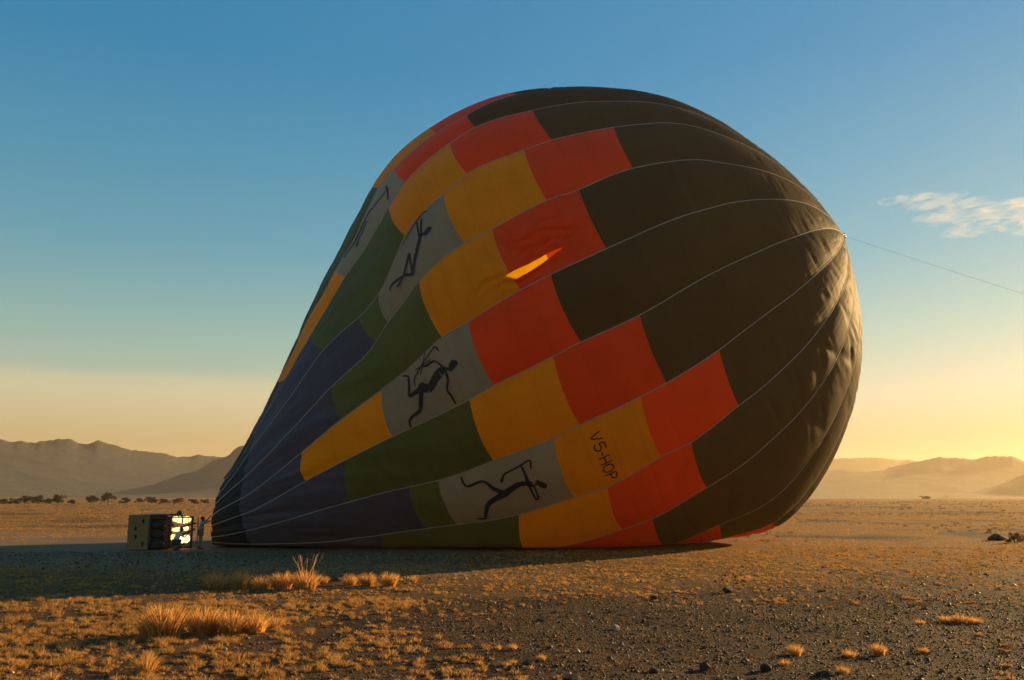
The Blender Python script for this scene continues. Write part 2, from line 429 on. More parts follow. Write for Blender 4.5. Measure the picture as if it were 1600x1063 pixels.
FA = [[(0.3928,-0.1127,0.154),(0.3819,-0.1153,0.232),(0.3694,-0.1241,0.22),(0.3563,-0.1367,0.221),(0.3464,-0.1332,0.222),(0.3365,-0.115,0.223),(0.3323,-0.1179,0.157)],[(0.4068,-0.1272,0.153),(0.4139,-0.119,0.191),(0.4177,-0.1217,0.127)],[(0.3951,-0.1135,0.09),(0.4027,-0.1243,0.064)],[(0.3931,-0.1112,0.077),(0.3865,-0.0863,0.057),(0.3773,-0.0653,0.052),(0.3685,-0.0602,0.065),(0.3575,-0.0581,0.065),(0.3457,-0.0465,0.052)],[(0.3917,-0.0428,0.051),(0.3883,-0.0268,0.046),(0.379,-0.0244,0.036),(0.3533,-0.0363,0.037),(0.3341,-0.0512,0.037),(0.3261,-0.0611,0.047),(0.3225,-0.0772,0.042),(0.3227,-0.0925,0.032)],[(0.3602,-0.0092,0.023),(0.3388,-0.0702,0.029)],[(0.3692,-0.05,0.026),(0.3296,-0.0385,0.029)],[(0.3956,-0.1235,0.082),(0.3957,-0.1537,0.072),(0.3876,-0.1827,0.064),(0.3911,-0.2091,0.064),(0.3935,-0.2399,0.056)],[(0.3336,-0.1175,0.157),(0.317,-0.1168,0.106),(0.3069,-0.1134,0.085),(0.3099,-0.0849,0.079),(0.3122,-0.049,0.074),(0.3106,-0.0354,0.053),(0.3023,-0.0208,0.037)],[(0.3341,-0.1223,0.136),(0.3253,-0.1658,0.126),(0.3176,-0.1905,0.095),(0.3056,-0.195,0.08),(0.2969,-0.2036,0.075),(0.2946,-0.2321,0.053)]]
FB = [[(0.4755,-0.6167,0.147),(0.479,-0.63,0.17)],[(0.4737,-0.6034,0.059),(0.4765,-0.6168,0.065)],[(0.4737,-0.6034,0.059),(0.469,-0.6166,0.059),(0.462,-0.611,0.098)],[(0.4637,-0.6033,0.137),(0.4507,-0.5957,0.147),(0.439,-0.6036,0.164),(0.4272,-0.6155,0.198)],[(0.4619,-0.5963,0.098),(0.4617,-0.5603,0.071),(0.4597,-0.5308,0.052)],[(0.4708,-0.5523,0.045),(0.4727,-0.5322,0.051),(0.4707,-0.5251,0.051),(0.4595,-0.5321,0.052),(0.4448,-0.5386,0.052),(0.4346,-0.5447,0.059),(0.4288,-0.5656,0.072)],[(0.4619,-0.6119,0.059),(0.4631,-0.648,0.053),(0.4645,-0.6743,0.06),(0.468,-0.6696,0.06),(0.4679,-0.634,0.046),(0.4672,-0.6174,0.046)],[(0.4269,-0.6097,0.165),(0.4141,-0.5808,0.119),(0.405,-0.5498,0.082),(0.3945,-0.5426,0.082),(0.3735,-0.5474,0.073),(0.3658,-0.5299,0.067),(0.3643,-0.5069,0.053)],[(0.4263,-0.6148,0.182),(0.4087,-0.627,0.15),(0.3969,-0.6456,0.121),(0.3899,-0.6809,0.095),(0.3854,-0.7038,0.068),(0.3725,-0.7009,0.041)]]
FC = [[(0.4436,0.3533,0.151),(0.4367,0.3506,0.159)],[(0.4367,0.3506,0.076),(0.427,0.3587,0.095),(0.4213,0.3439,0.114),(0.4025,0.3032,0.113),(0.3865,0.2698,0.105)],[(0.3865,0.2698,0.098),(0.3903,0.3086,0.068),(0.3947,0.3472,0.084),(0.3793,0.3251,0.084),(0.365,0.3077,0.084),(0.3354,0.3375,0.085),(0.3244,0.3361,0.077)],[(0.3865,0.2698,0.09),(0.365,0.3077,0.084),(0.3556,0.3006,0.069),(0.3434,0.3034,0.061)],[(0.4361,0.4232,0.054),(0.429,0.3611,0.068)],[(0.4267,0.4241,0.054),(0.4249,0.3668,0.061)],[(0.4467,0.4391,0.039),(0.439,0.4461,0.039),(0.425,0.4359,0.039),(0.4045,0.4264,0.039),(0.3865,0.4175,0.031)]]
FD = [[(0.3907,0.9145,0.052),(0.39,0.8173,0.043),(0.3851,0.716,0.041)],[(0.3843,0.8631,0.043),(0.3639,0.8996,0.043),(0.3436,0.9816,0.044),(0.3214,1.0774,0.09),(0.2943,1.0588,0.108),(0.2766,1.0763,0.072),(0.2618,1.1335,0.064)],[(0.3222,0.9799,0.062),(0.3077,0.9839,0.053),(0.292,0.9541,0.053),(0.2874,0.9185,0.052)]]
TXT = [[(0.558,-0.5256,0.048),(0.546,-0.5362,0.048),(0.5584,-0.5497,0.048)],[(0.559,-0.5842,0.048),(0.5587,-0.5644,0.048),(0.5531,-0.5625,0.048),(0.5543,-0.5761,0.048),(0.5511,-0.5845,0.048),(0.5473,-0.5791,0.048),(0.5466,-0.5691,0.048),(0.5482,-0.5607,0.048)],[(0.5527,-0.5916,0.048),(0.5529,-0.6055,0.048)],[(0.5594,-0.6121,0.048),(0.5473,-0.6108,0.048)],[(0.5598,-0.6354,0.048),(0.5476,-0.6341,0.048)],[(0.5533,-0.6114,0.048),(0.5537,-0.6347,0.048)],[(0.5543,-0.6706,0.048),(0.5573,-0.669,0.048),(0.5595,-0.6641,0.048),(0.5602,-0.6572,0.048),(0.5593,-0.6501,0.048),(0.5569,-0.6447,0.048),(0.5539,-0.6425,0.048),(0.5508,-0.644,0.048),(0.5487,-0.6489,0.048),(0.548,-0.6559,0.048),(0.5489,-0.663,0.048),(0.5512,-0.6684,0.048),(0.5543,-0.6706,0.048)],[(0.5484,-0.6783,0.048),(0.5606,-0.6795,0.048)],[(0.5606,-0.6795,0.048),(0.5608,-0.6947,0.048),(0.5594,-0.7022,0.048),(0.5566,-0.7019,0.048),(0.5547,-0.694,0.048),(0.5544,-0.6788,0.048)]]
P = np.array(P); UK = np.array(UK); TA = np.array(TA)
NG = 24
far_step = (TA[9] - (TA[0] - 2 * math.pi)) / 15
TAPE = np.concatenate([TA, TA[9] - far_step * np.arange(1, 15)])      # 24 load tapes, going down the near side and up the far one


def spline_coef():
    m = len(UK); h = np.diff(UK); A = np.zeros((m, m)); R = np.zeros((m, P.shape[1])); A[0, 0] = A[-1, -1] = 1
    for k in range(1, m - 1):
        A[k, k - 1] = h[k - 1]; A[k, k] = 2 * (h[k - 1] + h[k]); A[k, k + 1] = h[k]
        R[k] = 3 * ((P[k + 1] - P[k]) / h[k] - (P[k] - P[k - 1]) / h[k - 1])
    return np.linalg.solve(A, R), h


SCF, SH = spline_coef()


def sp(u):
    u = np.clip(np.asarray(u, float), 0, 1)
    j = np.clip(np.searchsorted(UK, u, side='right') - 1, 0, len(UK) - 2)
    d = (u - UK[j])[..., None]; h = SH[j][..., None]
    b = (P[j + 1] - P[j]) / h - h * (2 * SCF[j] + SCF[j + 1]) / 3
    return P[j] + b * d + SCF[j] * d * d + (SCF[j + 1] - SCF[j]) / (3 * h) * d ** 3


def base_surf(u, ph):
    Q = sp(u); al, be = Q[..., 5], Q[..., 6]
    T = np.stack([np.cos(al) * np.cos(be), np.cos(al) * np.sin(be), np.sin(al)], -1)
    e1 = np.stack([np.sin(be), -np.cos(be), 0 * be], -1)
    e2 = -np.cross(T, e1)
    e2 = np.where(e2[..., 2:3] < 0, -e2, e2)
    f = ph + Q[..., 7]
    return Q[..., :3] + (Q[..., 3] * np.cos(f))[..., None] * e1 + (Q[..., 4] * np.sin(f))[..., None] * e2, Q[..., :3]


# how far each load tape wanders from its straight meridian
_ug = np.linspace(0, 1, 401)
WARP = np.zeros((NG, 401))
for _k, _l in enumerate(TW):
    _a = np.array(_l); _a[:, 1] = np.clip(_a[:, 1], -0.055, 0.055)
    _w = np.interp(_ug, np.concatenate([[0], _a[:, 0], [0.975, 1]]), np.concatenate([[_a[0, 1] * .5], _a[:, 1], [0, 0]]))
    _kk = np.exp(-np.linspace(-2.2, 2.2, 21) ** 2); _kk /= _kk.sum()
    WARP[_k] = np.convolve(np.pad(_w, 10, mode='edge'), _kk, 'valid') * (1 - 0.75 * sstep(0.76, 0.86, _ug)) * (0.1 if _k == 9 else 1.0)


def tape_angle(k, u):
    kk = k % NG
    return TAPE[kk] - 2 * math.pi * (k // NG) + np.interp(u, _ug, WARP[kk])


def folds(u, ph, t, g):
    """soft buckles and sparse creases of the slack fabric, metres outward"""
    q = 4 * t * (1 - t)
    s = u + 0.014 * ph + 0.008 * np.sin(ph * 3 + 1.3)
    a = fbm(s * 34, ph * 1.5 + 5, 101, 2)
    cre = np.exp(-((a - 0.52) / 0.035) ** 2)
    msk = sstep(0.40, 0.62, fbm(u * 12 + 3, ph * 1.2, 117, 2))
    crown = sstep(0.70, 0.93, u)
    low = sstep(-0.1, -0.8, ph) * sstep(0.50, 0.66, u)
    mouth = sstep(0.42, 0.12, u)
    end = sstep(1.0, 0.965, u)
    d = -cre * msk * (0.012 + 0.018 * crown + 0.06 * low) * (0.25 + 0.75 * q) * end
    wav = fbm(s * 48 + 2, ph * 2.6, 133, 2) - 0.5
    d = d + wav * (0.02 + 0.045 * crown) * end * (0.3 + 0.7 * q)
    fine = fbm(s * 120 + 7, ph * 2.2 + 1, 141, 2)
    d = d - np.exp(-((fine - 0.5) / 0.05) ** 2) * 0.055 * sstep(0.78, 0.90, u) * end * (0.3 + 0.7 * q)
    # puckers along the load tapes
    edge = np.exp(-np.minimum(t, 1 - t) / 0.10)
    d = d + (fbm(u * 130, ph * 4, 145, 2) - 0.5) * 0.07 * edge * (1 - np.exp(-np.minimum(t, 1 - t) / 0.02)) * end
    # long pleats at the mouth end
    c = fbm(u * 11 + ph * 3.0, ph * 13 + u * 18, 151, 3) - 0.5
    d = d + c * 0.34 * mouth * (0.4 + 0.6 * q)
    e = fbm(u * 26 + ph * 4.5, ph * 6.0, 171, 2) - 0.5
    d = d + e * 0.13 * sstep(0.62, 0.3, u)
    f = fbm(u * 40 + ph * 9, ph * 4.0 - u * 10, 177, 2)
    d = d - np.exp(-((f - 0.5) / 0.03) ** 2) * 0.05 * sstep(0.5, 0.35, u) * q
    return d


def fabric(g, u, t, extra=0.0):
    """point on the envelope: gore g, meridian position u, t across the gore (0..1)"""
    u = np.asarray(u, float); t = np.asarray(t, float) + 0 * u; u = u + 0 * t
    a = tape_angle(g, u); b = tape_angle(g + 1, u)
    ph = a * (1 - t) + b * t
    p, c = base_surf(u, ph)
    eps = 2e-3
    un = np.clip(u, 0.003, 0.994)
    du = base_surf(un + eps, ph)[0] - base_surf(un - eps, ph)[0]
    dp = base_surf(un, ph + eps)[0] - base_surf(un, ph - eps)[0]
    n = np.cross(du, dp); n /= np.linalg.norm(n, axis=-1, keepdims=True) + 1e-12
    n = n * np.sign((n * (p - c)).sum(-1, keepdims=True) + 1e-12)
    r = sp(u)[..., 3]
    bulge = 0.16 * 4 * t * (1 - t) * np.clip(r / 13, 0, 1) * (0.45 + 0.55 * sstep(0.15, 0.45, u))
    # slack fabric round the side vent of one gore
    vent = 0.0
    if g % NG == 3:
        w = sstep(0.47, 0.54, u) * sstep(0.66, 0.60, u)
        vent = w * (0.55 * (fbm(u * 34 + t * 2.0, t * 4.2 + u * 9, 211, 3) - 0.5) * 4 * t * (1 - t)
                    + 0.05 * np.exp(-((t - 0.68) / 0.07) ** 2) - 0.08 * np.exp(-((t - 0.88) / 0.05) ** 2))
        for t0, sl, u0, u1, dep, wd in ((0.40, 1.6, .522, .60, -.20, .030), (0.55, -0.9, .535, .625, -.16, .028), (0.62, 0.5, .55, .635, -.14, .022), (0.86, 1.2, .495, .56, -.16, .03), (0.70, -1.4, .47, .53, -.14, .03), (0.30, -1.2, .56, .62, -.16, .035)):
            tc_ = t0 + sl * (u - (u0 + u1) / 2) + 0.03 * np.sin(u * 160 + t0 * 20)
            ww = sstep(u0, u0 + .02, u) * sstep(u1, u1 - .02, u)
            dd = (t - tc_) / wd
            vent = vent + ww * (dep * np.exp(-dd ** 2) - 0.5 * dep * np.exp(-((dd - 2.4) / 1.6) ** 2)) * sstep(0, .08, t) * sstep(1, .92, t)
    off = bulge + folds(u, ph, t, g) + vent + extra
    p = p + n * off[..., None]
    z = p[..., 2]
    # resting on the ground: the belly lies flat with shallow creases
    base = 0.03 + 0.05 * fbm(p[..., 0] * 0.8, p[..., 1] * 0.8, 191, 2)
    p[..., 2] = base + 0.5 * ((z - base) + np.sqrt((z - base) ** 2 + 0.06))
    return p, n


def fabric_mat(name, col, trans, rough=0.6, spec=0.12):
    M = NT(name)
    uv = M.n('ShaderNodeUVMap', {'uv_map': 'UVMap'})
    oi = M.n('ShaderNodeObjectInfo')
    tc = M.n('ShaderNodeTexCoord')
    st = M.n('ShaderNodeTexNoise', Vector=tc.outputs['Object'], Scale=0.55, Detail=6.0, Roughness=0.6)
    f = M.math('MULTIPLY', M.ramp(st.outputs['Fac'], 0.3, 0.7, 0.93, 1.06), M.math('MULTIPLY_ADD', oi.outputs['Random'], 0.18, 0.91))
    sx = M.n('ShaderNodeSeparateXYZ', _0=uv.outputs[0])
    fr = M.math('ABSOLUTE', M.math('SUBTRACT', M.math('FRACT', M.math('DIVIDE', sx.outputs[0], 1.52)), 0.5))
    f = M.math('MULTIPLY', f, M.ramp(fr, 0.478, 0.49, 1.0, 0.91))          # sewn cross seams of the cloth widths
    cc = M.n('ShaderNodeCombineColor', _0=f, _1=f, _2=f)
    c = M.mix(1.0, col, cc.outputs[0], 'MULTIPLY')
    ct = M.mix(1.0, trans, cc.outputs[0], 'MULTIPLY')
    mp = M.n('ShaderNodeMapping', Vector=uv.outputs[0], Scale=(0.9, 0.22, 1.0), Rotation=(0, 0, 0.35))
    wr = M.n('ShaderNodeTexNoise', Vector=mp.outputs[0], Scale=1.5, Detail=2.0, Roughness=0.4)
    mp2 = M.n('ShaderNodeMapping', Vector=uv.outputs[0], Scale=(0.5, 2.2, 1.0), Rotation=(0, 0, -0.4))
    wr2 = M.n('ShaderNodeTexNoise', Vector=mp2.outputs[0], Scale=1.4, Detail=3.0)
    hh = M.math('ADD', wr.outputs['Fac'], M.math('MULTIPLY', wr2.outputs['Fac'], 0.7))
    bp = M.n('ShaderNodeBump', Strength=0.35, Distance=0.08, Height=hh)
    d = M.n('ShaderNodeBsdfPrincipled', Base__Color=c, Roughness=rough, Normal=bp.outputs[0])
    d.inputs['Specular IOR Level'].default_value = spec
    d.inputs['Sheen Weight'].default_value = 0.0
    tr = M.n('ShaderNodeBsdfTranslucent', Color=ct, Normal=bp.outputs[0])
    mx = M.n('ShaderNodeAddShader', _0=d.outputs[0], _1=tr.outputs[0])
    return M.surf(mx)


FM = {
    'K': fabric_mat('fabric_charcoal', (0.052, 0.045, 0.020), (0.060, 0.040, 0.010), 0.6, 0.015),
    'R': fabric_mat('fabric_red', (0.78, 0.052, 0.005), (0.21, 0.020, 0.003)),
    'O': fabric_mat('fabric_orange', (0.52, 0.200, 0.000), (0.47, 0.22, 0.002)),
    'G': fabric_mat('fabric_green', (0.072, 0.094, 0.024), (0.046, 0.058, 0.012)),
    'S': fabric_mat('fabric_grey', (0.205, 0.205, 0.135), (0.13, 0.125, 0.08)),
    'B': fabric_mat('fabric_blue', (0.060, 0.062, 0.084), (0.028, 0.027, 0.032)),
    'N': fabric_mat('fabric_navy', (0.022, 0.028, 0.032), (0.003, 0.003, 0.004)),
}
TAPE_MAT = simple_mat('load_tape_webbing', (0.34, 0.31, 0.25), 0.8, 0.0, 0.1, 3.0)
PRINT_MAT = simple_mat('print_ink', (0.014, 0.016, 0.024), 0.6, 0.0, 0.1, 3.0)
INK2_MAT = simple_mat('print_letter_ink', (0.018, 0.018, 0.016), 0.6, 0.0, 0.1, 3.0)

# seams of every gore: (colour, (u at its upper tape, u at its lower tape)) from the mouth to the crown
SEAM = {
    -1: [('B', .14, .16), ('G', .362, .370), ('O', .488, .494), ('R', .610, .614)],
    0: [('B', .112, .129), ('O', .2425, .2525), ('S', .4163, .4288), ('R', .5425, .5438)],
    1: [('B', .1825, .1975), ('G', .3775, .3937), ('O', .5075, .5138), ('R', .6225, .6288)],
    2: [('B', .2562, .2712), ('G', .2963, .2985), ('S', .4775, .4825), ('O', .5913, .5938), ('R', .7063, .7087)],
    3: [('B', .2013, .205), ('G', .3937, .4037), ('O', .52, .5275), ('R', .6362, .6412)],
    4: [('B', .1487, .1487), ('O', .2637, .265), ('S', .4537, .46), ('R', .5663, .5725)],
    5: [('B', .2013, .1988), ('G', .4188, .425), ('O', .5375, .54), ('R', .65, .6525)],
    6: [('B', .2737, .2863), ('G', .32, .3362), ('S', .5075, .5075), ('O', .6162, .6162), ('R', .7313, .7338)],
    7: [('B', .23, .23), ('G', .4363, .4275), ('O', .5463, .5475), ('R', .6575, .6588)],
    8: [('B', .15, .15), ('O', .27, .27), ('S', .47, .47), ('R', .5837, .59)],
    9: [('B', .20, .20), ('G', .42, .42), ('O', .545, .545), ('R', .6625, .668)],
    10: [('B', .27, .27), ('G', .32, .32), ('S', .50, .50), ('O', .62, .62), ('R', .742, .742)],
}
PAT = {0: SEAM[4], 1: SEAM[5], 2: [('B', .26, .26), ('G', .30, .30), ('S', .475, .475), ('O', .590, .590), ('R', .706, .706)], 3: SEAM[3]}
for g in range(11, 23):
    SEAM[g] = PAT[g % 4]
SEAM[23] = SEAM.pop(-1)

balloon = empty('hot_air_balloon', (-17.0, 51.8, 0.0))
tag(balloon, 'huge half-inflated hot air balloon lying on its side, red, orange and charcoal panels', 'hot air balloon')
B_LOC = np.array(balloon.location)


def slit(u):
    """upper and lower lip (t) of the opened vent in gore 3"""
    us = [0.5165, 0.527, 0.562, 0.574, 0.5934]
    a3 = tape_angle(3, u); a4 = tape_angle(4, u)
    up = np.interp(u, us, [0.036, 0.0395, 0.0385, 0.0408, 0.042])
    lo = np.interp(u, us, [0.036, 0.015, 0.0215, 0.028, 0.042])
    tu = (a3 - up) / (a3 - a4); tl = (a3 - lo) / (a3 - a4)
    tm = (tu + tl) / 2
    ins = (u > 0.5166) & (u < 0.5933)
    return np.where(ins, tu, tm), np.where(ins, tl, tm)


def panel(g, lo, hi, key):
    """lo, hi: (u at upper tape, u at lower tape)"""
    nt = 14
    du = max(hi[0] - lo[0], hi[1] - lo[1])
    nu = max(4, int(du * (420 if hi[0] > 0.62 else 300)))
    s = np.linspace(0, 1, nu + 1)
    vent = g == 3 and hi[0] > 0.45 and lo[0] < 0.62
    if not vent:
        t = np.linspace(0, 1, nt + 1)
        Sg, Tg = np.meshgrid(s, t, indexing='ij')
        L = lo[0] * (1 - Tg) + lo[1] * Tg; Hh = hi[0] * (1 - Tg) + hi[1] * Tg
        # seams bow a little towards the mouth
        if lo[0] > 0: L = L - 0.004 * 4 * Tg * (1 - Tg)
        if hi[0] < 1: Hh = Hh - 0.004 * 4 * Tg * (1 - Tg)
        U = L * (1 - Sg) + Hh * Sg
        p, n = fabric(g, U, Tg)
        V = p.reshape(-1, 3)
        i = np.arange(nu)[:, None]; j = np.arange(nt)[None]
        a = i * (nt + 1) + j
        Fq = np.stack([a, a + nt + 1, a + nt + 2, a + 1], -1).reshape(-1, 4)
        uv = np.stack([U * 48, Tg * 3.8 + g * 4.1], -1).reshape(-1, 2)
    else:
        nu = max(nu, 64); s = np.linspace(0, 1, nu + 1)
        V = []; Fq = []; uv = []; off = 0
        for part in (0, 1):
            k = 34 if part == 0 else 14
            tt = np.linspace(0, 1, k + 1)
            Sg, Wg = np.meshgrid(s, tt, indexing='ij')
            # first guess of U with t, then lips depend on U
            Tg = Wg * 0.78 if part == 0 else 0.78 + Wg * 0.22
            for _ in range(3):
                L = lo[0] * (1 - Tg) + lo[1] * Tg - 0.004 * 4 * Tg * (1 - Tg)
                Hh = hi[0] * (1 - Tg) + hi[1] * Tg - 0.004 * 4 * Tg * (1 - Tg)
                U = L * (1 - Sg) + Hh * Sg
                tu, tl = slit(U)
                Tg = Wg * tu if part == 0 else tl + Wg * (1 - tl)
            p, n = fabric(g, U, Tg)
            V.append(p.reshape(-1, 3)); uv.append(np.stack([U * 48, Tg * 3.8 + g * 4.1], -1).reshape(-1, 2))
            i = np.arange(nu)[:, None]; j = np.arange(k)[None]
            a = off + i * (k + 1) + j
            Fq.append(np.stack([a, a + k + 1, a + k + 2, a + 1], -1).reshape(-1, 4)); off += (nu + 1) * (k + 1)
        V = np.concatenate(V); Fq = np.concatenate(Fq); uv = np.concatenate(uv)
    return mesh_obj('panel', V - B_LOC, Fq, FM[key], balloon, True, uv)


PANELS = {}
for g in range(NG):
    sk = (0.058 + 0.006 * math.sin(g * 1.1), 0.058 + 0.006 * math.sin((g + 1) * 1.1))
    lo = (0.0, 0.0)
    lst = [('N',) + sk] + SEAM[g]
    top = lst[-1][1]
    for q in (0.115, 0.215):
        if top + q < 0.90: lst.append(('K', top + q, lst[len(SEAM[g])][2] + q))
    lst += [('K', 0.945, 0.945), ('K', 1.0, 1.0)]
    for key, a, b in lst:
        o = panel(g, lo, (a, b), key)
        PANELS.setdefault((g, key), o)
        lo = (a, b)


def load_tape(k):
    us = np.concatenate([np.linspace(0, 0.95, 230), np.linspace(0.952, 0.9985, 30)])
    p, n = fabric(k, us, np.zeros_like(us), 0.018)
    d = np.gradient(p, axis=0); d /= np.linalg.norm(d, axis=1)[:, None]
    s = np.cross(n, d); s /= np.linalg.norm(s, axis=1)[:, None]
    w = (0.024 * np.clip(sp(us)[:, 3] / 2.0, 0.25, 1))[:, None]
    rows = np.stack([p - s * w - n * 0.03, p - s * w, p + s * w, p + s * w - n * 0.03], 1)
    V = rows.reshape(-1, 3); m = len(us)
    i = np.arange(m - 1)[:, None]; j = np.arange(3)[None]
    a = i * 4 + j
    Fq = np.stack([a, a + 4, a + 5, a + 1], -1).reshape(-1, 4)
    mesh_obj('load_tape', V - B_LOC, Fq, TAPE_MAT, balloon, True)


for k in range(NG):
    load_tape(k)


def on_fabric(u, ph, extra):
    """point of the envelope under the flat coordinates (u, angle)"""
    for g in range(NG):
        a = tape_angle(g, u); b = tape_angle(g + 1, u)
        if b <= ph <= a:
            p, n = fabric(g, np.array([u]), np.array([(a - ph) / (a - b)]), extra)
            return p[0], n[0]
    p, n = fabric(23 - NG, np.array([u]), np.array([0.5]), extra)
    return p[0], n[0]


def printed(name, strokes, parent, mat, lift=0.022):
    """flat print that follows the fabric: tapered brush strokes"""
    V = []; Fq = []
    for si, st in enumerate(strokes):
        st = np.array(st)
        if len(st) > 2:
            m = len(st); tq = np.linspace(0, m - 1, (m - 1) * 5 + 1)
            j = np.clip(tq.astype(int), 0, m - 2); f = (tq - j)[:, None]
            p0 = st[np.clip(j - 1, 0, m - 1)]; p1 = st[j]; p2 = st[j + 1]; p3 = st[np.clip(j + 2, 0, m - 1)]
            st = 0.5 * (2 * p1 + (p2 - p0) * f + (2 * p0 - 5 * p1 + 4 * p2 - p3) * f * f + (3 * p1 - p0 - 3 * p2 + p3) * f ** 3)
        else:
            st = st[0] + (st[1] - st[0]) * np.linspace(0, 1, 6)[:, None]
        q = [on_fabric(a[0], a[1], lift + 0.002 * si) for a in st]
        p = np.array([x[0] for x in q]); n = np.array([x[1] for x in q]); w = st[:, 2]
        d = np.gradient(p, axis=0); d /= np.linalg.norm(d, axis=1)[:, None] + 1e-9
        s = np.cross(n, d); s /= np.linalg.norm(s, axis=1)[:, None] + 1e-9
        # rounded ends
        pre = [(p[0] - d[0] * w[0] * e, s[0], w[0] * math.sqrt(max(0, 1 - e * e))) for e in (0.98, 0.8, 0.45)]
        post = [(p[-1] + d[-1] * w[-1] * e, s[-1], w[-1] * math.sqrt(max(0, 1 - e * e))) for e in (0.45, 0.8, 0.98)]
        rows = pre + [(p[i], s[i], w[i]) for i in range(len(p))] + post
        o = len(V)
        for c, sv, ww in rows:
            V += [c - sv * ww, c, c + sv * ww]
        for i in range(len(rows) - 1):
            a = o + i * 3
            Fq += [(a, a + 1, a + 4, a + 3), (a + 1, a + 2, a + 5, a + 4)]
    return mesh_obj(name, np.array(V) - B_LOC, Fq, mat, parent, False)


printed('painted_figure', FA, PANELS[(4, 'S')], PRINT_MAT)['label'] = 'dark running archer figure bending forward'
printed('painted_figure', FB, PANELS[(6, 'S')], PRINT_MAT)['label'] = 'dark striding archer figure drawing a bow'
printed('painted_figure', FC, PANELS[(2, 'S')], PRINT_MAT)['label'] = 'dark climbing archer figure with bent leg'
FD = [[(a, .72 + (b - .716) * .49, c * 1.7) for a, b, c in st] for st in FD]
printed('painted_figure', FD, PANELS[(0, 'S')], PRINT_MAT)['label'] = 'dark thin figure near the balloon outline'
TXT[2] = [(0.5527, -0.5945, .04), (0.5528, -0.6025, .04)]
TXT = [[(a, b, .038) for a, b, c in st] for st in TXT]
printed('registration_letters', TXT, PANELS[(6, 'O')], INK2_MAT)['label'] = 'dark registration letters V5-HOP'


def tube(pts, rad_, seg=6):
    pts = np.asarray(pts, float); m = len(pts)
    r = np.full(m, rad_) if np.isscalar(rad_) else np.asarray(rad_, float)
    d = np.gradient(pts, axis=0); d /= np.linalg.norm(d, axis=1)[:, None] + 1e-9
    ref = np.where(np.abs(d[:, 2:3]) > 0.9, np.array([[1., 0, 0]]), np.array([[0, 0, 1.]]))
    a = np.cross(d, ref); a /= np.linalg.norm(a, axis=1)[:, None]; b = np.cross(d, a)
    th = np.linspace(0, 2 * math.pi, seg, endpoint=False)
    V = (pts[:, None] + r[:, None, None] * (np.cos(th)[None, :, None] * a[:, None] + np.sin(th)[None, :, None] * b[:, None])).reshape(-1, 3)
    Fq = []
    for i in range(m - 1):
        for j in range(seg):
            Fq.append((i * seg + j, i * seg + (j + 1) % seg, (i + 1) * seg + (j + 1) % seg, (i + 1) * seg + j))
    Fq.append(tuple(range(seg))[::-1]); Fq.append(tuple((m - 1) * seg + j for j in range(seg)))
    return V, Fq


# crown ring and the crown line running off to the right
apex = sp(np.array([1.0]))[0, :3]
axis = np.array([math.cos(.347) * math.cos(-.189), math.cos(.347) * math.sin(-.189), math.sin(.347)])
e1 = np.array([math.sin(-.189), -math.cos(-.189), 0]); e2 = -np.cross(axis, e1)
ringp = [apex + axis * 0.06 + 0.16 * (math.cos(a) * e1 + math.sin(a) * e2) for a in np.linspace(0, 2 * math.pi, 25)]
V, Fq = tube(ringp, 0.03, 6)
mesh_obj('crown_ring', V - B_LOC, Fq, simple_mat('ring_metal', (0.5, 0.5, 0.5), 0.35, 0.9), balloon, True)
rp = []
for q in np.linspace(0, 1, 60):
    rp.append((apex[0] + 68 * q, apex[1] - 2 * q, (apex[2] + 0.0) * (1 - q) - 6.0 * q * (1 - q) + 0.03))
V, Fq = tube(rp, 0.007, 5)
mesh_obj('crown_line', V - B_LOC, Fq, simple_mat('rope_grey', (0.30, 0.28, 0.24), 0.9), balloon, True)
# ------------------------------------------------------------------ grass, stones, trees
def straw_mat(name, c0, c1, tmix=0.5):
    M = NT(name)
    ge = M.n('ShaderNodeNewGeometry')
    tc = M.n('ShaderNodeTexCoord')
    no = M.n('ShaderNodeTexNoise', Vector=tc.outputs['Object'], Scale=0.5, Detail=3.0)
    f = M.math('MULTIPLY_ADD', no.outputs['Fac'], 0.5, M.math('MULTIPLY', ge.outputs['Random Per Island'], 0.6))
    c = M.mix(M.ramp(f, 0.15, 0.85), c0, c1)
    d = M.n('ShaderNodeBsdfDiffuse', Color=c)
    t = M.n('ShaderNodeBsdfTranslucent', Color=c)
    mx = M.n('ShaderNodeMixShader', _0=tmix, _1=d.outputs[0], _2=t.outputs[0])
    return M.surf(mx)


STRAW = straw_mat('dry_straw', (0.30, 0.145, 0.032), (0.60, 0.35, 0.12))
TALL = straw_mat('tall_straw', (0.46, 0.22, 0.055), (0.80, 0.47, 0.15), 0.6)
SCRUB = straw_mat('scrub_twigs', (0.10, 0.065, 0.032), (0.26, 0.165, 0.075), 0.35)


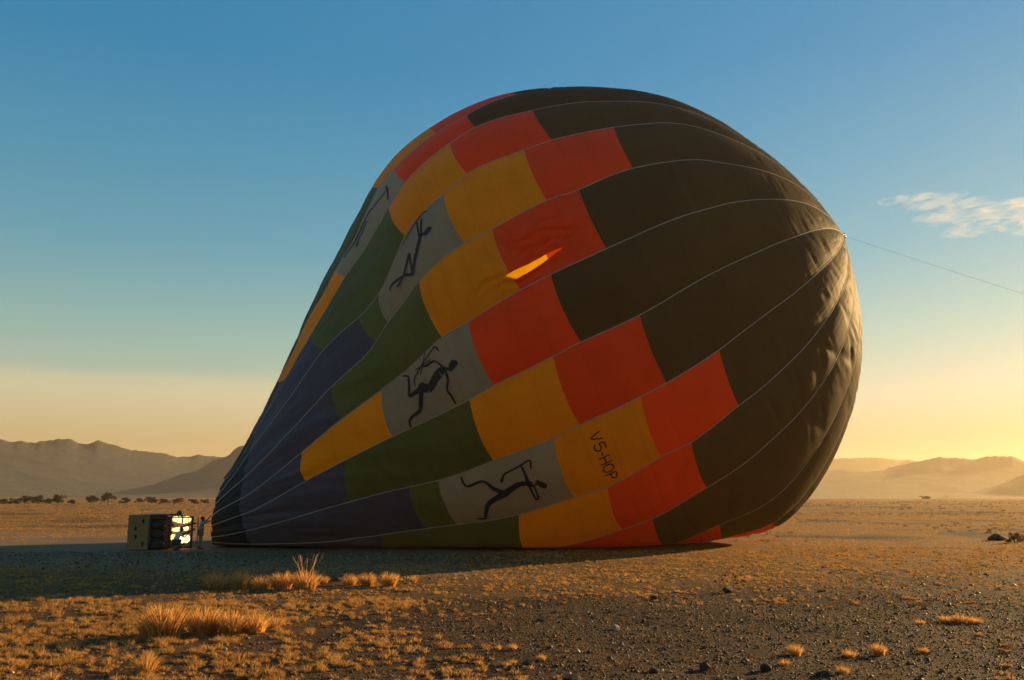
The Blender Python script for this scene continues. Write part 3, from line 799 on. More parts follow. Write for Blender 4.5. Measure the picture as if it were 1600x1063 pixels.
def tufts(xy, h, spread, nb, width, rng, bend=True):
    """many tufts of blades in one soup. xy (n,2); h (n,) height; spread (n,) radius; nb blades each"""
    n = len(xy)
    k = n * nb
    idx = np.repeat(np.arange(n), nb)
    a = rng.uniform(0, 2 * math.pi, k); rr = np.sqrt(rng.uniform(0, 1, k))
    base = np.empty((k, 3))
    base[:, 0] = xy[idx, 0] + np.cos(a) * rr * spread[idx] * 0.55
    base[:, 1] = xy[idx, 1] + np.sin(a) * rr * spread[idx] * 0.55
    base[:, 2] = ground_z(base[:, 0], base[:, 1]) - 0.01
    hh = h[idx] * rng.uniform(0.55, 1.05, k) * (1.05 - 0.45 * rr)
    lean = (0.10 + 1.1 * rr) * rng.uniform(0.5, 1.2, k)
    a2 = a + rng.normal(0, 0.5, k)
    d = np.stack([np.cos(a2) * lean, np.sin(a2) * lean, np.ones(k)], 1)
    th = rng.uniform(0, math.pi, k)
    sd = np.stack([np.cos(th), np.sin(th), 0 * th], 1) * (width[idx] * rng.uniform(0.6, 1.3, k))[:, None]
    tip = base + d * hh[:, None]
    if bend:
        mid = base + np.stack([d[:, 0] * 0.38, d[:, 1] * 0.38, np.full(k, 0.58)], 1) * hh[:, None]
        V = np.stack([base - sd * .5, base + sd * .5, mid - sd * .55, mid + sd * .55, tip], 1).reshape(-1, 3)
        o = np.arange(k)[:, None] * 5
        T = np.concatenate([o + np.array([[0, 1, 2]]), o + np.array([[1, 3, 2]]), o + np.array([[2, 3, 4]])])
    else:
        V = np.stack([base - sd * .5, base + sd * .5, tip], 1).reshape(-1, 3)
        o = np.arange(k)[:, None] * 3
        T = o + np.array([[0, 1, 2]])
    return V, T


def scatter(n, d0, d1, rng, power=1.0):
    """points of the plain in view between two distances"""
    d = np.sqrt(rng.uniform(d0 ** 2, d1 ** 2, n)) if power == 1 else (d0 ** (1 - power) + rng.uniform(0, 1, n) * (d1 ** (1 - power) - d0 ** (1 - power))) ** (1 / (1 - power))
    x = rng.uniform(-0.80, 0.84, n) * d
    return np.stack([x, d], 1)


def under_balloon(xy):
    return (xy[:, 1] > 47.0 - 0.0 * xy[:, 0]) & (xy[:, 1] < 66) & (xy[:, 0] > -22.5) & (xy[:, 0] < 14.5)


def make_grass():
    rng = np.random.default_rng(21)
    Vs, Ts, o = [], [], 0
    # near tufts
    for (n, d0, d1, h0, h1, nb, w, bend) in ((10500, 11.5, 25, .06, .22, 52, .010, True), (9000, 11.5, 25, .03, .07, 12, .012, True), (17500, 25, 50, .05, .15, 24, .014, True), (16000, 25, 50, .04, .09, 9, .02, True), (64000, 50, 140, .07, .20, 7, .040, False), (60000, 140, 520, .14, .36, 5, .14, False)):
        xy = scatter(n, d0, d1, rng)
        g = grass_map(xy[:, 0], xy[:, 1])
        cl = sstep(0.30, 0.72, vnoise(xy[:, 0] * 1.9, xy[:, 1] * 1.3, 77) * 0.6 + vnoise(xy[:, 0] * 0.5, xy[:, 1] * 0.4, 78) * 0.4)
        keep = rng.uniform(0, 1, n) < np.clip(g * (0.12 + 1.1 * cl), 0, 1) ** 1.2
        keep &= ~under_balloon(xy)
        xy = xy[keep]; gk = g[keep]; m = len(xy)
        h = h0 + (h1 - h0) * rng.beta(1.6, 3.5, m) * (0.5 + 0.7 * gk)
        sp_ = h * rng.uniform(0.6, 1.1, m)
        V, T = tufts(xy, h, sp_, nb, np.full(m, w), rng, bend)
        Vs.append(V); Ts.append(T + o); o += len(V)
    # a thin sprinkle of stubble everywhere on the gravel
    xy = scatter(15000, 11.5, 42, rng)
    xy = xy[(vnoise(xy[:, 0] * 0.7, xy[:, 1] * 0.5, 88) > 0.42) & ~under_balloon(xy)]; m = len(xy)
    h = rng.uniform(.02, .075, m)
    V, T = tufts(xy, h, h * 0.9, 7, np.full(m, .012), rng, False)
    Vs.append(V); Ts.append(T + o); o += len(V)
    g = tri_obj('dry_grass', np.concatenate(Vs), np.concatenate(Ts), STRAW)
    tag(g, 'short golden dry grass tufts scattered across the desert plain', 'grass', kind='stuff')
    # dark low scrub dots of the middle distance
    Vs, Ts, o = [], [], 0
    for (n, d0, d1, h0, h1, nb, w) in ((1400, 13, 50, .05, .16, 26, .02), (5200, 55, 160, .10, .32, 12, .07), (4600, 160, 520, .25, .6, 8, .26)):
        xy = scatter(n, d0, d1, rng)
        cl = fbm(xy[:, 0] * 0.07, xy[:, 1] * 0.05, 91, 3)
        keep = (cl > 0.5) & ~under_balloon(xy)
        xy = xy[keep]; m = len(xy)
        h = rng.uniform(h0, h1, m)
        V, T = tufts(xy, h, h * 1.3, nb, np.full(m, w), rng, False)
        Vs.append(V); Ts.append(T + o); o += len(V)
    g = tri_obj('scrub', np.concatenate(Vs), np.concatenate(Ts), SCRUB)
    tag(g, 'small dark dry scrub dotted over the plain', 'scrub', kind='stuff')


make_grass()


def stone_mat(name, c0, c1, c2, rough=0.45):
    M = NT(name)
    ge = M.n('ShaderNodeNewGeometry')
    tc = M.n('ShaderNodeTexCoord')
    no = M.n('ShaderNodeTexNoise', Vector=tc.outputs['Object'], Scale=30.0, Detail=4.0)
    r = ge.outputs['Random Per Island']
    c = M.mix(M.ramp(r, 0.0, 0.85), c0, c1)
    c = M.mix(M.ramp(r, 0.95, 0.97), c, c2)
    c = M.mix(M.ramp(no.outputs['Fac'], 0.35, 0.7, 0.0, 0.35), c, (0.03, 0.025, 0.02))
    bp = M.n('ShaderNodeBump', Strength=0.4, Distance=0.01, Height=no.outputs['Fac'])
    p = M.n('ShaderNodeBsdfPrincipled', Base__Color=c, Roughness=rough, Normal=bp.outputs[0])
    p.inputs['Specular IOR Level'].default_value = 0.10
    return M.surf(p)


PEBBLE = stone_mat('pebble_stone', (0.030, 0.016, 0.008), (0.17, 0.096, 0.044), (0.62, 0.46, 0.28), 0.6)


def make_gravel():
    rng = np.random.default_rng(5)
    xy = np.concatenate([scatter(90000, 11.5, 26, rng), scatter(46000, 26, 46, rng)])
    g = grass_map(xy[:, 0], xy[:, 1])
    keep = (rng.uniform(0, 1, len(xy)) < 1.0 - 0.75 * g) & ~under_balloon(xy)
    xy = xy[keep]; n = len(xy)
    s = np.clip(rng.lognormal(math.log(0.0150), 0.5, n), 0.006, 0.06) * np.where(xy[:, 1] > 26, 1.45, 1.0)
    oct_ = np.array([[1, 0, 0], [0, 1, 0], [-1, 0, 0], [0, -1, 0], [0, 0, 1], [0, 0, -0.6]], float)
    tri = np.array([[0, 1, 4], [1, 2, 4], [2, 3, 4], [3, 0, 4], [1, 0, 5], [2, 1, 5], [3, 2, 5], [0, 3, 5]])
    V = oct_[None] * rng.uniform(0.55, 1.25, (n, 6, 1)) + rng.normal(0, 0.18, (n, 6, 3))
    V[..., 2] *= rng.uniform(0.45, 0.95, n)[:, None]
    th = rng.uniform(0, 2 * math.pi, n); c, sn = np.cos(th)[:, None], np.sin(th)[:, None]
    x = V[..., 0] * c - V[..., 1] * sn; y = V[..., 0] * sn + V[..., 1] * c
    V = np.stack([x, y, V[..., 2]], -1) * s[:, None, None]
    V[..., 0] += xy[:, 0:1]; V[..., 1] += xy[:, 1:2]; V[..., 2] += (ground_z(xy[:, 0], xy[:, 1]) + s * 0.2)[:, None]
    T = (np.arange(n)[:, None, None] * 6 + tri[None]).reshape(-1, 3)
    o = tri_obj('gravel', V.reshape(-1, 3), T, PEBBLE)
    tag(o, 'dark desert gravel with a few pale glinting pebbles', 'gravel', kind='stuff')


make_gravel()

# tall grass tussocks, one by one
def tussock_mesh(seed, nb, stalks, lean=0.42):
    rng = np.random.default_rng(seed)
    V, T = [], []
    for i in range(nb + stalks):
        a = rng.uniform(0, 2 * math.pi); r = math.sqrt(rng.uniform(0, 1))
        st = i >= nb
        h = (rng.uniform(0.45, 0.95) * (1.0 - 0.25 * r)) if not st else rng.uniform(0.95, 1.3)
        b = np.array([math.cos(a) * r * 0.30, math.sin(a) * r * 0.30, -0.03])
        ln = (0.08 + lean * r) * rng.uniform(0.5, 1.5) if not st else rng.uniform(0.05, 0.35)
        a2 = a + rng.normal(0, 0.45)
        dr = np.array([math.cos(a2), math.sin(a2), 0]) * ln * h
        th = rng.uniform(0, math.pi); sd = np.array([math.cos(th), math.sin(th), 0])
        w = (0.012 if not st else 0.004) * rng.uniform(0.7, 1.4)
        o = len(V)
        for q, ww in ((0, 1.0), (0.35, 0.95), (0.7, 0.7), (1.0, 0.12)):
            if st and q == 1.0: ww = 1.2
            c = b + dr * q ** 1.9 + np.array([0, 0, h * q * (1 - 0.12 * q * ln * 2)])
            V += [c - sd * w * ww, c + sd * w * ww]
        for k in range(3):
            p = o + 2 * k
            T += [(p, p + 1, p + 3), (p, p + 3, p + 2)]
        if st:      # seed head
            o2 = len(V); top = (V[-1] + V[-2]) / 2; dn = np.array([0, 0, 0.16]) + dr / (np.linalg.norm(dr) + 1e-6) * 0.07
            V += [top - sd * 0.008, top + sd * 0.008, top + dn * 0.6 - sd * 0.007, top + dn * 0.6 + sd * 0.007, top + dn]
            T += [(o2, o2 + 1, o2 + 3), (o2, o2 + 3, o2 + 2), (o2 + 2, o2 + 3, o2 + 4)]
    o = tri_obj('grass_tussock', np.array(V), np.array(T), TALL)
    return o


TUS = [tussock_mesh(300 + i, nb, stk, ln) for i, (nb, stk, ln) in enumerate(((560, 0, .30), (440, 0, .42), (380, 14, .5), (300, 0, .6), (220, 0, .8)))]
tus_used = set()


def place_tussock(px, py, hpx, wide, var, label, group, z_extra=0.0):
    x, y = ground_at(px, py)
    s = hpx * math.hypot(x, y) / FPX / 0.85
    src = TUS[var]
    if var in tus_used:
        o = src.copy(); COL.objects.link(o)
    else:
        o = src; tus_used.add(var)
    o.location = (x, y, float(ground_z(x, y)) + z_extra)
    o.scale = (s * wide, s * wide, s)
    o.rotation_euler = (0, 0, random.Random(int(px * 7 + py)).uniform(0, 6.28))
    tag(o, label, 'grass tussock', group)
    return o


GN = 'tall tussocks of the near left stand'
GM = 'tussocks along the edge of the balloon shadow'
GR = 'low tussocks on the gravel'
for a in ((258, 992, 54, 1.1, 0, 'tallest golden grass tussock, at the left end of the near stand'),
          (318, 986, 44, 1.15, 1, 'golden tussock just right of the tallest one in the near stand'),
          (236, 990, 40, 1.0, 3, 'leaning golden tussock on the left flank of the tallest one'),
          (362, 986, 38, 1.1, 1, 'middle-sized golden tussock in the right half of the near stand'),
          (398, 984, 36, 1.1, 3, 'shorter golden tussock closing the near stand on the right'),
          (430, 975, 22, 1.3, 4, 'low spreading tussock behind the right end of the near stand')):
    place_tussock(*a, GN)
for a in ((336, 917, 28, 1.1, 3, 'tussock at the left end of the row by the balloon shadow'),
          (376, 916, 28, 1.1, 1, 'second tussock from the left in the row by the balloon shadow'),
          (408, 917, 24, 1.2, 3, 'low tussock in the middle of the row by the balloon shadow'),
          (442, 917, 30, 1.1, 1, 'golden tussock left of the one with tall seed stalks'),
          (478, 918, 34, 1.1, 2, 'golden tussock with tall seed stalks rising above the shadow'),
          (504, 909, 15, 1.2, 3, 'small round tussock just right of the tall seed stalks'),
          (546, 912, 20, 1.1, 3, 'left tussock of the separate trio in front of the balloon'),
          (574, 914, 24, 1.0, 1, 'middle tussock of the separate trio in front of the balloon'),
          (608, 915, 26, 1.0, 1, 'right tussock of the separate trio in front of the balloon'),
          (646, 909, 13, .9, 3, 'lone tiny tussock right of the trio in front of the balloon')):
    place_tussock(*a, GM)
for a in ((1478, 970, 14, 1.3, 4, 'left clump of the tussock patch at the right edge gravel'),
          (1501, 971, 17, 1.2, 3, 'highest clump of the tussock patch at the right edge gravel'),
          (1523, 972, 14, 1.3, 4, 'right clump of the tussock patch at the right edge gravel'),
          (1438, 973, 11, 1.2, 4, 'little clump standing left of the right gravel patch'),
          (1374, 1021, 24, .8, 3, 'spiky tussock in the middle of the lower right gravel'),
          (1327, 1022, 15, 1.3, 4, 'flat tussock left of the spiky one on the lower right gravel'),
          (1243, 1021, 23, .9, 3, 'upright tussock at the left of the lower right gravel'),
          (1226, 1036, 13, 1.1, 4, 'low tussock just in front of the upright one on the gravel'),
          (1318, 1049, 15, 1.3, 4, 'low tussock nearest the bottom edge on the right gravel'),
          (1443, 1019, 12, 1.1, 4, 'small tussock alone on the right of the spiky one'),
          (801, 1013, 14, 1.1, 3, 'reddish tussock in the middle of the near gravel'),
          (778, 1012, 11, 1.0, 4, 'little tussock touching the reddish one on its left'),
          (802, 1034, 10, 1.2, 4, 'flat tussock in front of the reddish one'),
          (846, 1030, 14, 1.0, 3, 'ragged tussock right of the flat one on the near gravel'),
          (228, 1047, 38, .9, 3, 'bushy tussock in the lower left corner of the grass'),
          (80, 1060, 20, 1.2, 4, 'squat tussock at the bottom left edge of the picture')):
    place_tussock(a[0], a[1], a[2] * 0.82, a[3] * 1.1, *a[4:], GR)
for i, o in enumerate(TUS):
    if i not in tus_used: bpy.data.objects.remove(o)


# rocks, one by one
def rock(px, py, wpx, hpx, mat, label, seed, squash=1.0, boxy=0.0):
    x, y = ground_at(px, py)
    s = math.hypot(x, y) / FPX
    w, h = wpx * s / 2, hpx * s
    bm = bmesh.new()
    bmesh.ops.create_icosphere(bm, subdivisions=3, radius=1.0)
    rng = np.random.default_rng(seed)
    pl = [(Vector(rng.normal(0, 1, 3)).normalized(), rng.uniform(0.55, 0.85)) for _ in range(11)]
    if boxy:
        pl = [(Vector(v).normalized(), d) for v, d in (((1, -.35, .3), .62), ((-1, .2, .2), .7), ((0, -1, .1), .6), ((.1, 1, 0), .7), ((.1, -.1, 1), .55), ((.6, -.7, .5), .75))]
    for v in bm.verts:
        for n, d in pl:
            e = v.co.dot(n) - d
            if e > 0: v.co -= n * e * 0.92
        v.co *= 1 + 0.05 * (rng.uniform() - 0.5)
    zmin = min(v.co.z for v in bm.verts); zmax = max(v.co.z for v in bm.verts); xm = max(abs(v.co.x) for v in bm.verts)
    for v in bm.verts:
        v.co = Vector((v.co.x / xm * w, v.co.y / xm * w * squash, (v.co.z - zmin) / (zmax - zmin) * h * 1.35 - h * 0.35))
    me = bpy.data.meshes.new('rock'); bm.to_mesh(me); bm.free(); me.materials.append(mat)
    o = bpy.data.objects.new('rock', me); COL.objects.link(o)
    o.location = (x, y, float(ground_z(x, y)))
    tag(o, label, 'rock', 'loose rocks on the gravel')
    return o


DARK_ROCK = simple_mat('dark_rock', (0.050, 0.035, 0.024), 0.8, 0, 0.3, 14, 0.1)
PALE_ROCK = simple_mat('pale_rock', (0.30, 0.22, 0.14), 0.8, 0, 0.25, 14)
for a in ((962, 979, 13, 8, PALE_ROCK, 'pale angular rock catching the sun on the middle gravel', 3),
          (1101, 1042, 21, 12, DARK_ROCK, 'largest dark rounded rock near the bottom edge', 4),
          (1196, 1044, 17, 10, DARK_ROCK, 'dark rock with a sunlit edge right of the largest one', 5),
          (826, 1037, 20, 8, DARK_ROCK, 'flat dark rock beside the grass in the near gravel', 6),
          (796, 1045, 17, 6, DARK_ROCK, 'flat dark rock left of another near the bottom middle', 7),
          (1022, 1048, 18, 6, DARK_ROCK, 'low dark rock left of the largest one', 8),
          (893, 1060, 30, 7, DARK_ROCK, 'broad flat dark rock at the bottom edge', 9),
          (1022, 934, 11, 6, DARK_ROCK, 'small dark rock at the end of a grassy strip', 10),
          (1290, 1053, 26, 7, DARK_ROCK, 'broad low dark rock at the lower right', 11),
          (846, 967, 16, 5, DARK_ROCK, 'flat dark rock left of the pale angular one', 12),
          (1558, 844, 24, 9, DARK_ROCK, 'dark rock beside the bushes at the right edge', 13),
          (1137, 924, 14, 8, DARK_ROCK, 'dark rock on the gravel below the balloon crown', 14)):
    rock(*a)


# trees and bushes
LEAF = straw_mat('thorn_tree_leaf', (0.030, 0.030, 0.014), (0.075, 0.065, 0.030), 0.3)
BARK = simple_mat('thorn_tree_bark', (0.07, 0.05, 0.035), 0.9, 0, 0.2, 4)


def tree(px, base_py, wpx, hpx, seed, label, group=None, flat=0.0, nleaf=900, cat='tree', name='thorn_tree', low=0.0):
    x, y = ground_at(px, base_py)
    s = math.hypot(x, y) / FPX
    W, Hh = wpx * s * 1.1, hpx * s * 1.08
    rng = np.random.default_rng(seed)
    root = empty(name, (x, y, float(ground_z(x, y))))
    tag(root, label, cat, group)
    # trunk with limbs
    V, Fq, o = [], [], 0
    top = np.array([rng.normal(0, .05) * W, 0, Hh * (0.45 if not low else 0.15)])
    segs = [(np.array([0, 0, -0.1 * Hh]), top, 0.035 * Hh, 0.022 * Hh)]
    tips = []
    for i in range(6):
        a = i * 1.05 + rng.uniform(0, .6)
        e = np.array([math.cos(a) * W * rng.uniform(.2, .36), math.sin(a) * W * rng.uniform(.2, .36), Hh * rng.uniform(.6, .85)])
        segs.append((top * rng.uniform(.45, 1.0), e, 0.016 * Hh, 0.006 * Hh)); tips.append(e)
    for a, b, r0, r1 in segs:
        m = (a + b) / 2 + rng.normal(0, .025, 3) * Hh
        v, f = tube([a, m, b], [r0, (r0 + r1) / 2, r1], 6)
        V.append(v); Fq += [tuple(i + o for i in q) for q in f]; o += len(v)
    mesh_obj('trunk', np.concatenate(V), Fq, BARK, root)
    # crown: leaf clumps round uneven centres
    nc = 13
    cen = []
    for i in range(nc):
        a = rng.uniform(0, 2 * math.pi); r = math.sqrt(rng.uniform(0, 1)) * .36
        zz = rng.uniform(.34 - low, .80) if not flat else rng.uniform(.36, .80)
        cen.append((math.cos(a) * r * W, math.sin(a) * r * W, (zz - (0.25 * (r / .36) ** 2 if not flat else 0)) * Hh, rng.uniform(.11, .20)))
    cen = np.array(cen)
    ci = rng.integers(0, nc, nleaf)
    d = rng.normal(0, 1, (nleaf, 3)); d /= np.linalg.norm(d, axis=1)[:, None]
    rr = rng.uniform(0.2, 1, nleaf) ** 0.5
    c = cen[ci, :3] + d * rr[:, None] * np.stack([cen[ci, 3] * W * 1.1, cen[ci, 3] * W * 1.1, cen[ci, 3] * Hh * (1.05 if not flat else .8)], 1)
    c[:, 2] = np.maximum(c[:, 2], Hh * 0.1)
    sz = 0.045 * (W + Hh) / 2 * rng.uniform(.5, 1.4, nleaf)
    a1 = rng.normal(0, 1, (nleaf, 3)); a1 /= np.linalg.norm(a1, axis=1)[:, None]
    a2 = np.cross(a1, rng.normal(0, 1, (nleaf, 3))); a2 /= np.linalg.norm(a2, axis=1)[:, None]
    V = np.stack([c - a1 * sz[:, None], c + a2 * sz[:, None] * .6, c + a1 * sz[:, None], c - a2 * sz[:, None] * .6], 1).reshape(-1, 3)
    o4 = np.arange(nleaf)[:, None] * 4
    T = np.concatenate([o4 + np.array([[0, 1, 2]]), o4 + np.array([[0, 2, 3]])])
    cr = tri_obj('crown', V, T, LEAF); cr.parent = root
    return root


TG = 'trees along the far edge of the plain'
for i, (px, by, w, h, lab) in enumerate((
        (4, 788, 17, 8, 'low dark tree at the far left edge of the plain'),
        (20, 788, 14, 9, 'small dark tree second from the left edge'),
        (38, 788, 20, 13, 'rounded dark tree third from the left edge'),
        (59, 788, 20, 13, 'spreading dark tree fourth from the left edge'),
        (72, 788, 13, 9, 'small bushy tree between two larger far ones'),
        (90, 788, 23, 14, 'broad flat-topped tree, largest left of the gap'),
        (111, 788, 12, 8, 'faint small tree at the gap in the far row'),
        (144, 787, 18, 12, 'dark tree just left of the tallest far tree'),
        (168, 787, 22, 16, 'tallest tree of the far row above the plain'),
        (196, 787, 16, 10, 'low tree directly above the basket left end'),
        (217, 787, 15, 9, 'hazy low tree above the basket'),
        (237, 787, 20, 11, 'wide hazy tree above the burner frame'),
        (258, 787, 18, 8, 'hazy low tree right of the wide hazy one'),
        (279, 787, 18, 9, 'hazy tree above the standing person'),
        (300, 787, 18, 8, 'faint low tree beside the balloon mouth'),
        (320, 787, 16, 8, 'faint last tree touching the balloon outline'))):
    tree(px, by, w, h, 500 + i, lab, TG)
tree(1447, 781.5, 14, 6.5, 540, 'lone flat-topped tree on the bright plain to the right', None, 1.0)
SHRUB = straw_mat('dry_shrub', (0.09, 0.055, 0.025), (0.22, 0.125, 0.05), 0.4)
LEAF_KEEP = LEAF
LEAF = SHRUB
tree(1585, 848, 18, 15, 551, 'brown dry bush beside the dark rock at the right edge', 'bushes at the right edge', 0, 1500, 'bush', 'dry_bush', .32)
tree(1602, 846, 18, 12, 552, 'dry bush cut off by the right edge of the picture', 'bushes at the right edge', 0, 1300, 'bush', 'dry_bush', .32)
tree(1545, 833, 10, 7, 553, 'small dark bush standing behind the rock at the right edge', 'bushes at the right edge', 0, 400, 'bush', 'dry_bush', .32)
# ------------------------------------------------------------------ basket lying on its side, burner frame
def px_x(px, y):
    return (px - 800) / FPX * (y * math.cos(PITCH) - (CAM_H - 0.9) * math.sin(PITCH))


def join(parts):
    V, Fq, o = [], [], 0
    for v, f in parts:
        v = np.asarray(v, float)
        V.append(v); Fq += [tuple(i + o for i in q) for q in f]; o += len(v)
    return np.concatenate(V), Fq


def boxv(x0, x1, y0, y1, z0, z1, bev=0.0):
    bm = bmesh.new()
    bmesh.ops.create_cube(bm, size=1.0)
    for v in bm.verts:
        v.co = Vector((x0 + (v.co.x + .5) * (x1 - x0), y0 + (v.co.y + .5) * (y1 - y0), z0 + (v.co.z + .5) * (z1 - z0)))
    if bev:
        bmesh.ops.bevel(bm, geom=bm.edges[:], offset=bev, segments=2, affect='EDGES')
    bm.verts.index_update()
    r = np.array([v.co[:] for v in bm.verts]), [tuple(v.index for v in f.verts) for f in bm.faces]
    bm.free()
    return r


def wicker_mat():
    M = NT('wicker')
    tc = M.n('ShaderNodeTexCoord'); o = tc.outputs['Object']
    w1 = M.n('ShaderNodeTexWave', {'wave_type': 'BANDS', 'bands_direction': 'X'}, Vector=o, Scale=7.0, Distortion=0.4)
    w2 = M.n('ShaderNodeTexWave', {'wave_type': 'BANDS', 'bands_direction': 'Z'}, Vector=o, Scale=14.0, Distortion=0.4)
    no = M.n('ShaderNodeTexNoise', Vector=o, Scale=4.0, Detail=5.0)
    h = M.math('MULTIPLY', w1.outputs['Fac'], w2.outputs['Fac'])
    c = M.mix(h, (0.24, 0.125, 0.036), (0.60, 0.35, 0.12))
    c = M.mix(M.ramp(no.outputs['Fac'], 0.4, 0.7, 0, .5), c, (0.17, 0.10, 0.04))
    bp = M.n('ShaderNodeBump', Strength=0.8, Distance=0.02, Height=h)
    p = M.n('ShaderNodeBsdfPrincipled', Base__Color=c, Roughness=0.75, Normal=bp.outputs[0])
    return M.surf(p)


WICK = wicker_mat()
LEATHER = simple_mat('dark_leather', (0.035, 0.024, 0.016), 0.55, 0, 0.25, 9)
SUEDE = simple_mat('tan_suede', (0.30, 0.19, 0.09), 0.85, 0, 0.2, 9)
STEEL = simple_mat('burner_steel', (0.55, 0.53, 0.50), 0.28, 0.95, 0.1, 9)
FRAME_M = simple_mat('frame_paint', (0.12, 0.045, 0.025), 0.5, 0.1, 0.2, 9)
POLE_M = simple_mat('pole_cover', (0.14, 0.05, 0.03), 0.8, 0, 0.2, 9)
HOLE_M = simple_mat('dark_hole_and_runner', (0.02, 0.015, 0.01), 0.9, 0, 0.2, 9)
ROPE_M = simple_mat('wire_rope', (0.35, 0.33, 0.30), 0.5, 0.5, 0.1, 9)
TANK_M = simple_mat('tank_cover', (0.028, 0.026, 0.024), 0.7, 0, 0.2, 9)

BY = ground_at(215, 859)[1]
BX0, BX1 = px_x(200.5, BY), px_x(233.0, BY)            # basket floor and rim
MPX = (BX1 - BX0) / 32.5                              # metres per photo pixel here
BZ = 1.84
LY = 2.9
basket = empty('balloon_basket', (BX0, BY, 0.0))
tag(basket, 'wicker balloon basket tipped on its side with burner frame facing the balloon', 'balloon basket')
bw = BX1 - BX0
# all basket parts in local metres: x from the floor to the rim, y away from the camera, z up


def end_wall(y0, y1, holes):
    xs = sorted({0.0, bw} | {h for a in holes for h in (a[0], a[1])}); zs = sorted({0.03, BZ} | {h for a in holes for h in (a[2], a[3])})
    parts = []
    for i in range(len(xs) - 1):
        for j in range(len(zs) - 1):
            cx, cz = (xs[i] + xs[i + 1]) / 2, (zs[j] + zs[j + 1]) / 2
            if any(a[0] < cx < a[1] and a[2] < cz < a[3] for a in holes): continue
            parts.append(boxv(xs[i], xs[i + 1], y0, y1, zs[j], zs[j + 1]))
    V, Fq = join(parts)
    bm = bmesh.new()
    vs = [bm.verts.new(v) for v in V]
    for f in Fq: bm.faces.new([vs[i] for i in f])
    bmesh.ops.remove_doubles(bm, verts=bm.verts[:], dist=1e-4)
    # drop the inner faces between neighbouring boxes
    seen = {}
    for f in bm.faces:
        k = tuple(round(c, 3) for c in f.calc_center_median()); seen.setdefault(k, []).append(f)
    bmesh.ops.delete(bm, geom=[f for fs in seen.values() if len(fs) > 1 for f in fs], context='FACES')
    bm.verts.index_update()
    r = np.array([v.co[:] for v in bm.verts]), [tuple(v.index for v in f.verts) for f in bm.faces]
    bm.free()
    return r


def zp(py): return (859 - py) * MPX
HOL = []
for hx, hy in ((222.5, 815.5), (211.3, 827), (212, 839.5), (223.5, 850)):
    a = (hx - 200.5) * MPX; b = zp(hy)
    HOL.append((a - 0.065, a + 0.065, b - 0.10, b + 0.10))
fw = mesh_obj('end_wall', *end_wall(0.0, 0.05, HOL), WICK, basket)
for a in HOL:
    V, Fq = join([boxv(a[0] - .015, a[1] + .015, 0.062, 0.20, a[2] - .015, a[3] + .015)])
    mesh_obj('foot_hole', V, Fq, HOLE_M, fw)  # solid near-black block behind the opening, its colour stands in for the shade inside
mesh_obj('end_wall', *boxv(0.0, bw, LY, LY + .05, 0.03, BZ), WICK, basket)
mesh_obj('side_wall', *boxv(0.0, bw, 0.052, LY - .002, BZ - 0.055, BZ - .003), WICK, basket)
mesh_obj('side_wall', *boxv(0.0, bw, 0.052, LY - .002, 0.033, 0.085), WICK, basket)
mesh_obj('floor_panel', *boxv(-0.045, -0.002, 0.02, LY + .03, 0.05, BZ - .02), SUEDE, basket)
mesh_obj('divider', *boxv(0.05, bw - .05, LY * .5, LY * .5 + .04, 0.09, BZ - .06), WICK, basket)
for z in (0.25, BZ / 2, BZ - .25):
    mesh_obj('floor_runner', *boxv(-0.095, -0.047, 0.05, LY, z - .035, z + .035, .01), HOLE_M, basket)
# leather corner bindings and rim roll
for z0 in (0.0, BZ - .05):
    mesh_obj('leather_binding', *boxv(-.01, bw + .01, -.018, -.003, z0 + (.005 if z0 == 0 else 0), z0 + .05, .005), SUEDE, basket)
rim = [(bw + .03, 0.02, .08), (bw + .03, 0.02, BZ - .06), (bw + .03, LY, BZ - .06), (bw + .03, LY, .08), (bw + .03, 0.02, .08)]
rp = []
for i in range(4):
    for q in np.linspace(0, 1, 8, endpoint=False): rp.append(np.array(rim[i]) * (1 - q) + np.array(rim[i + 1]) * q)
rp.append(rim[4])
mesh_obj('rim_roll', *tube(rp, 0.075, 8), LEATHER, basket, True)

# dark padded section between the rim and the burner frame: cylinders in covers, padded uprights
XL = lambda px: (px - 200.5) * MPX
for i, (z, y) in enumerate(((0.30, 0.10), (0.78, 0.14), (1.24, 0.10), (0.55, 1.5), (1.1, 1.6))):
    p = [(bw - .05, y + .18, z), (bw + .02, y + .18, z), (bw + .52, y + .18, z), (bw + .62, y + .18, z), (bw + .68, y + .18, z)]
    t = mesh_obj('gas_cylinder', *tube(p, [.19, .20, .20, .14, .05], 12), TANK_M, basket, True)
    v = tube([(bw + .66, y + .18, z), (bw + .78, y + .18, z)], .035, 8)
    mesh_obj('valve', *v, STEEL, t, True)
upr = []
for (y, z) in ((0.06, .12), (0.06, BZ - .16), (LY - .1, .12), (LY - .1, BZ - .16)):
    p = [(bw + .05, y, z), (bw + .45, y + (.25 if y < 1 else -.25) * .5, z + (.03 if z < 1 else -.03)), (XL(262), y + (.4 if y < 1 else -.4), z + (.06 if z < 1 else -.03))]
    mesh_obj('padded_upright', *tube(p, .07, 8), LEATHER, basket, True)
mesh_obj('padded_cover', *boxv(bw + .10, XL(256), .30, LY - .3, BZ - .22, BZ + .02, .05), LEATHER, basket)
mesh_obj('padded_cover', *boxv(bw + .08, XL(255), .26, LY - .4, .06, .24, .05), LEATHER, basket)
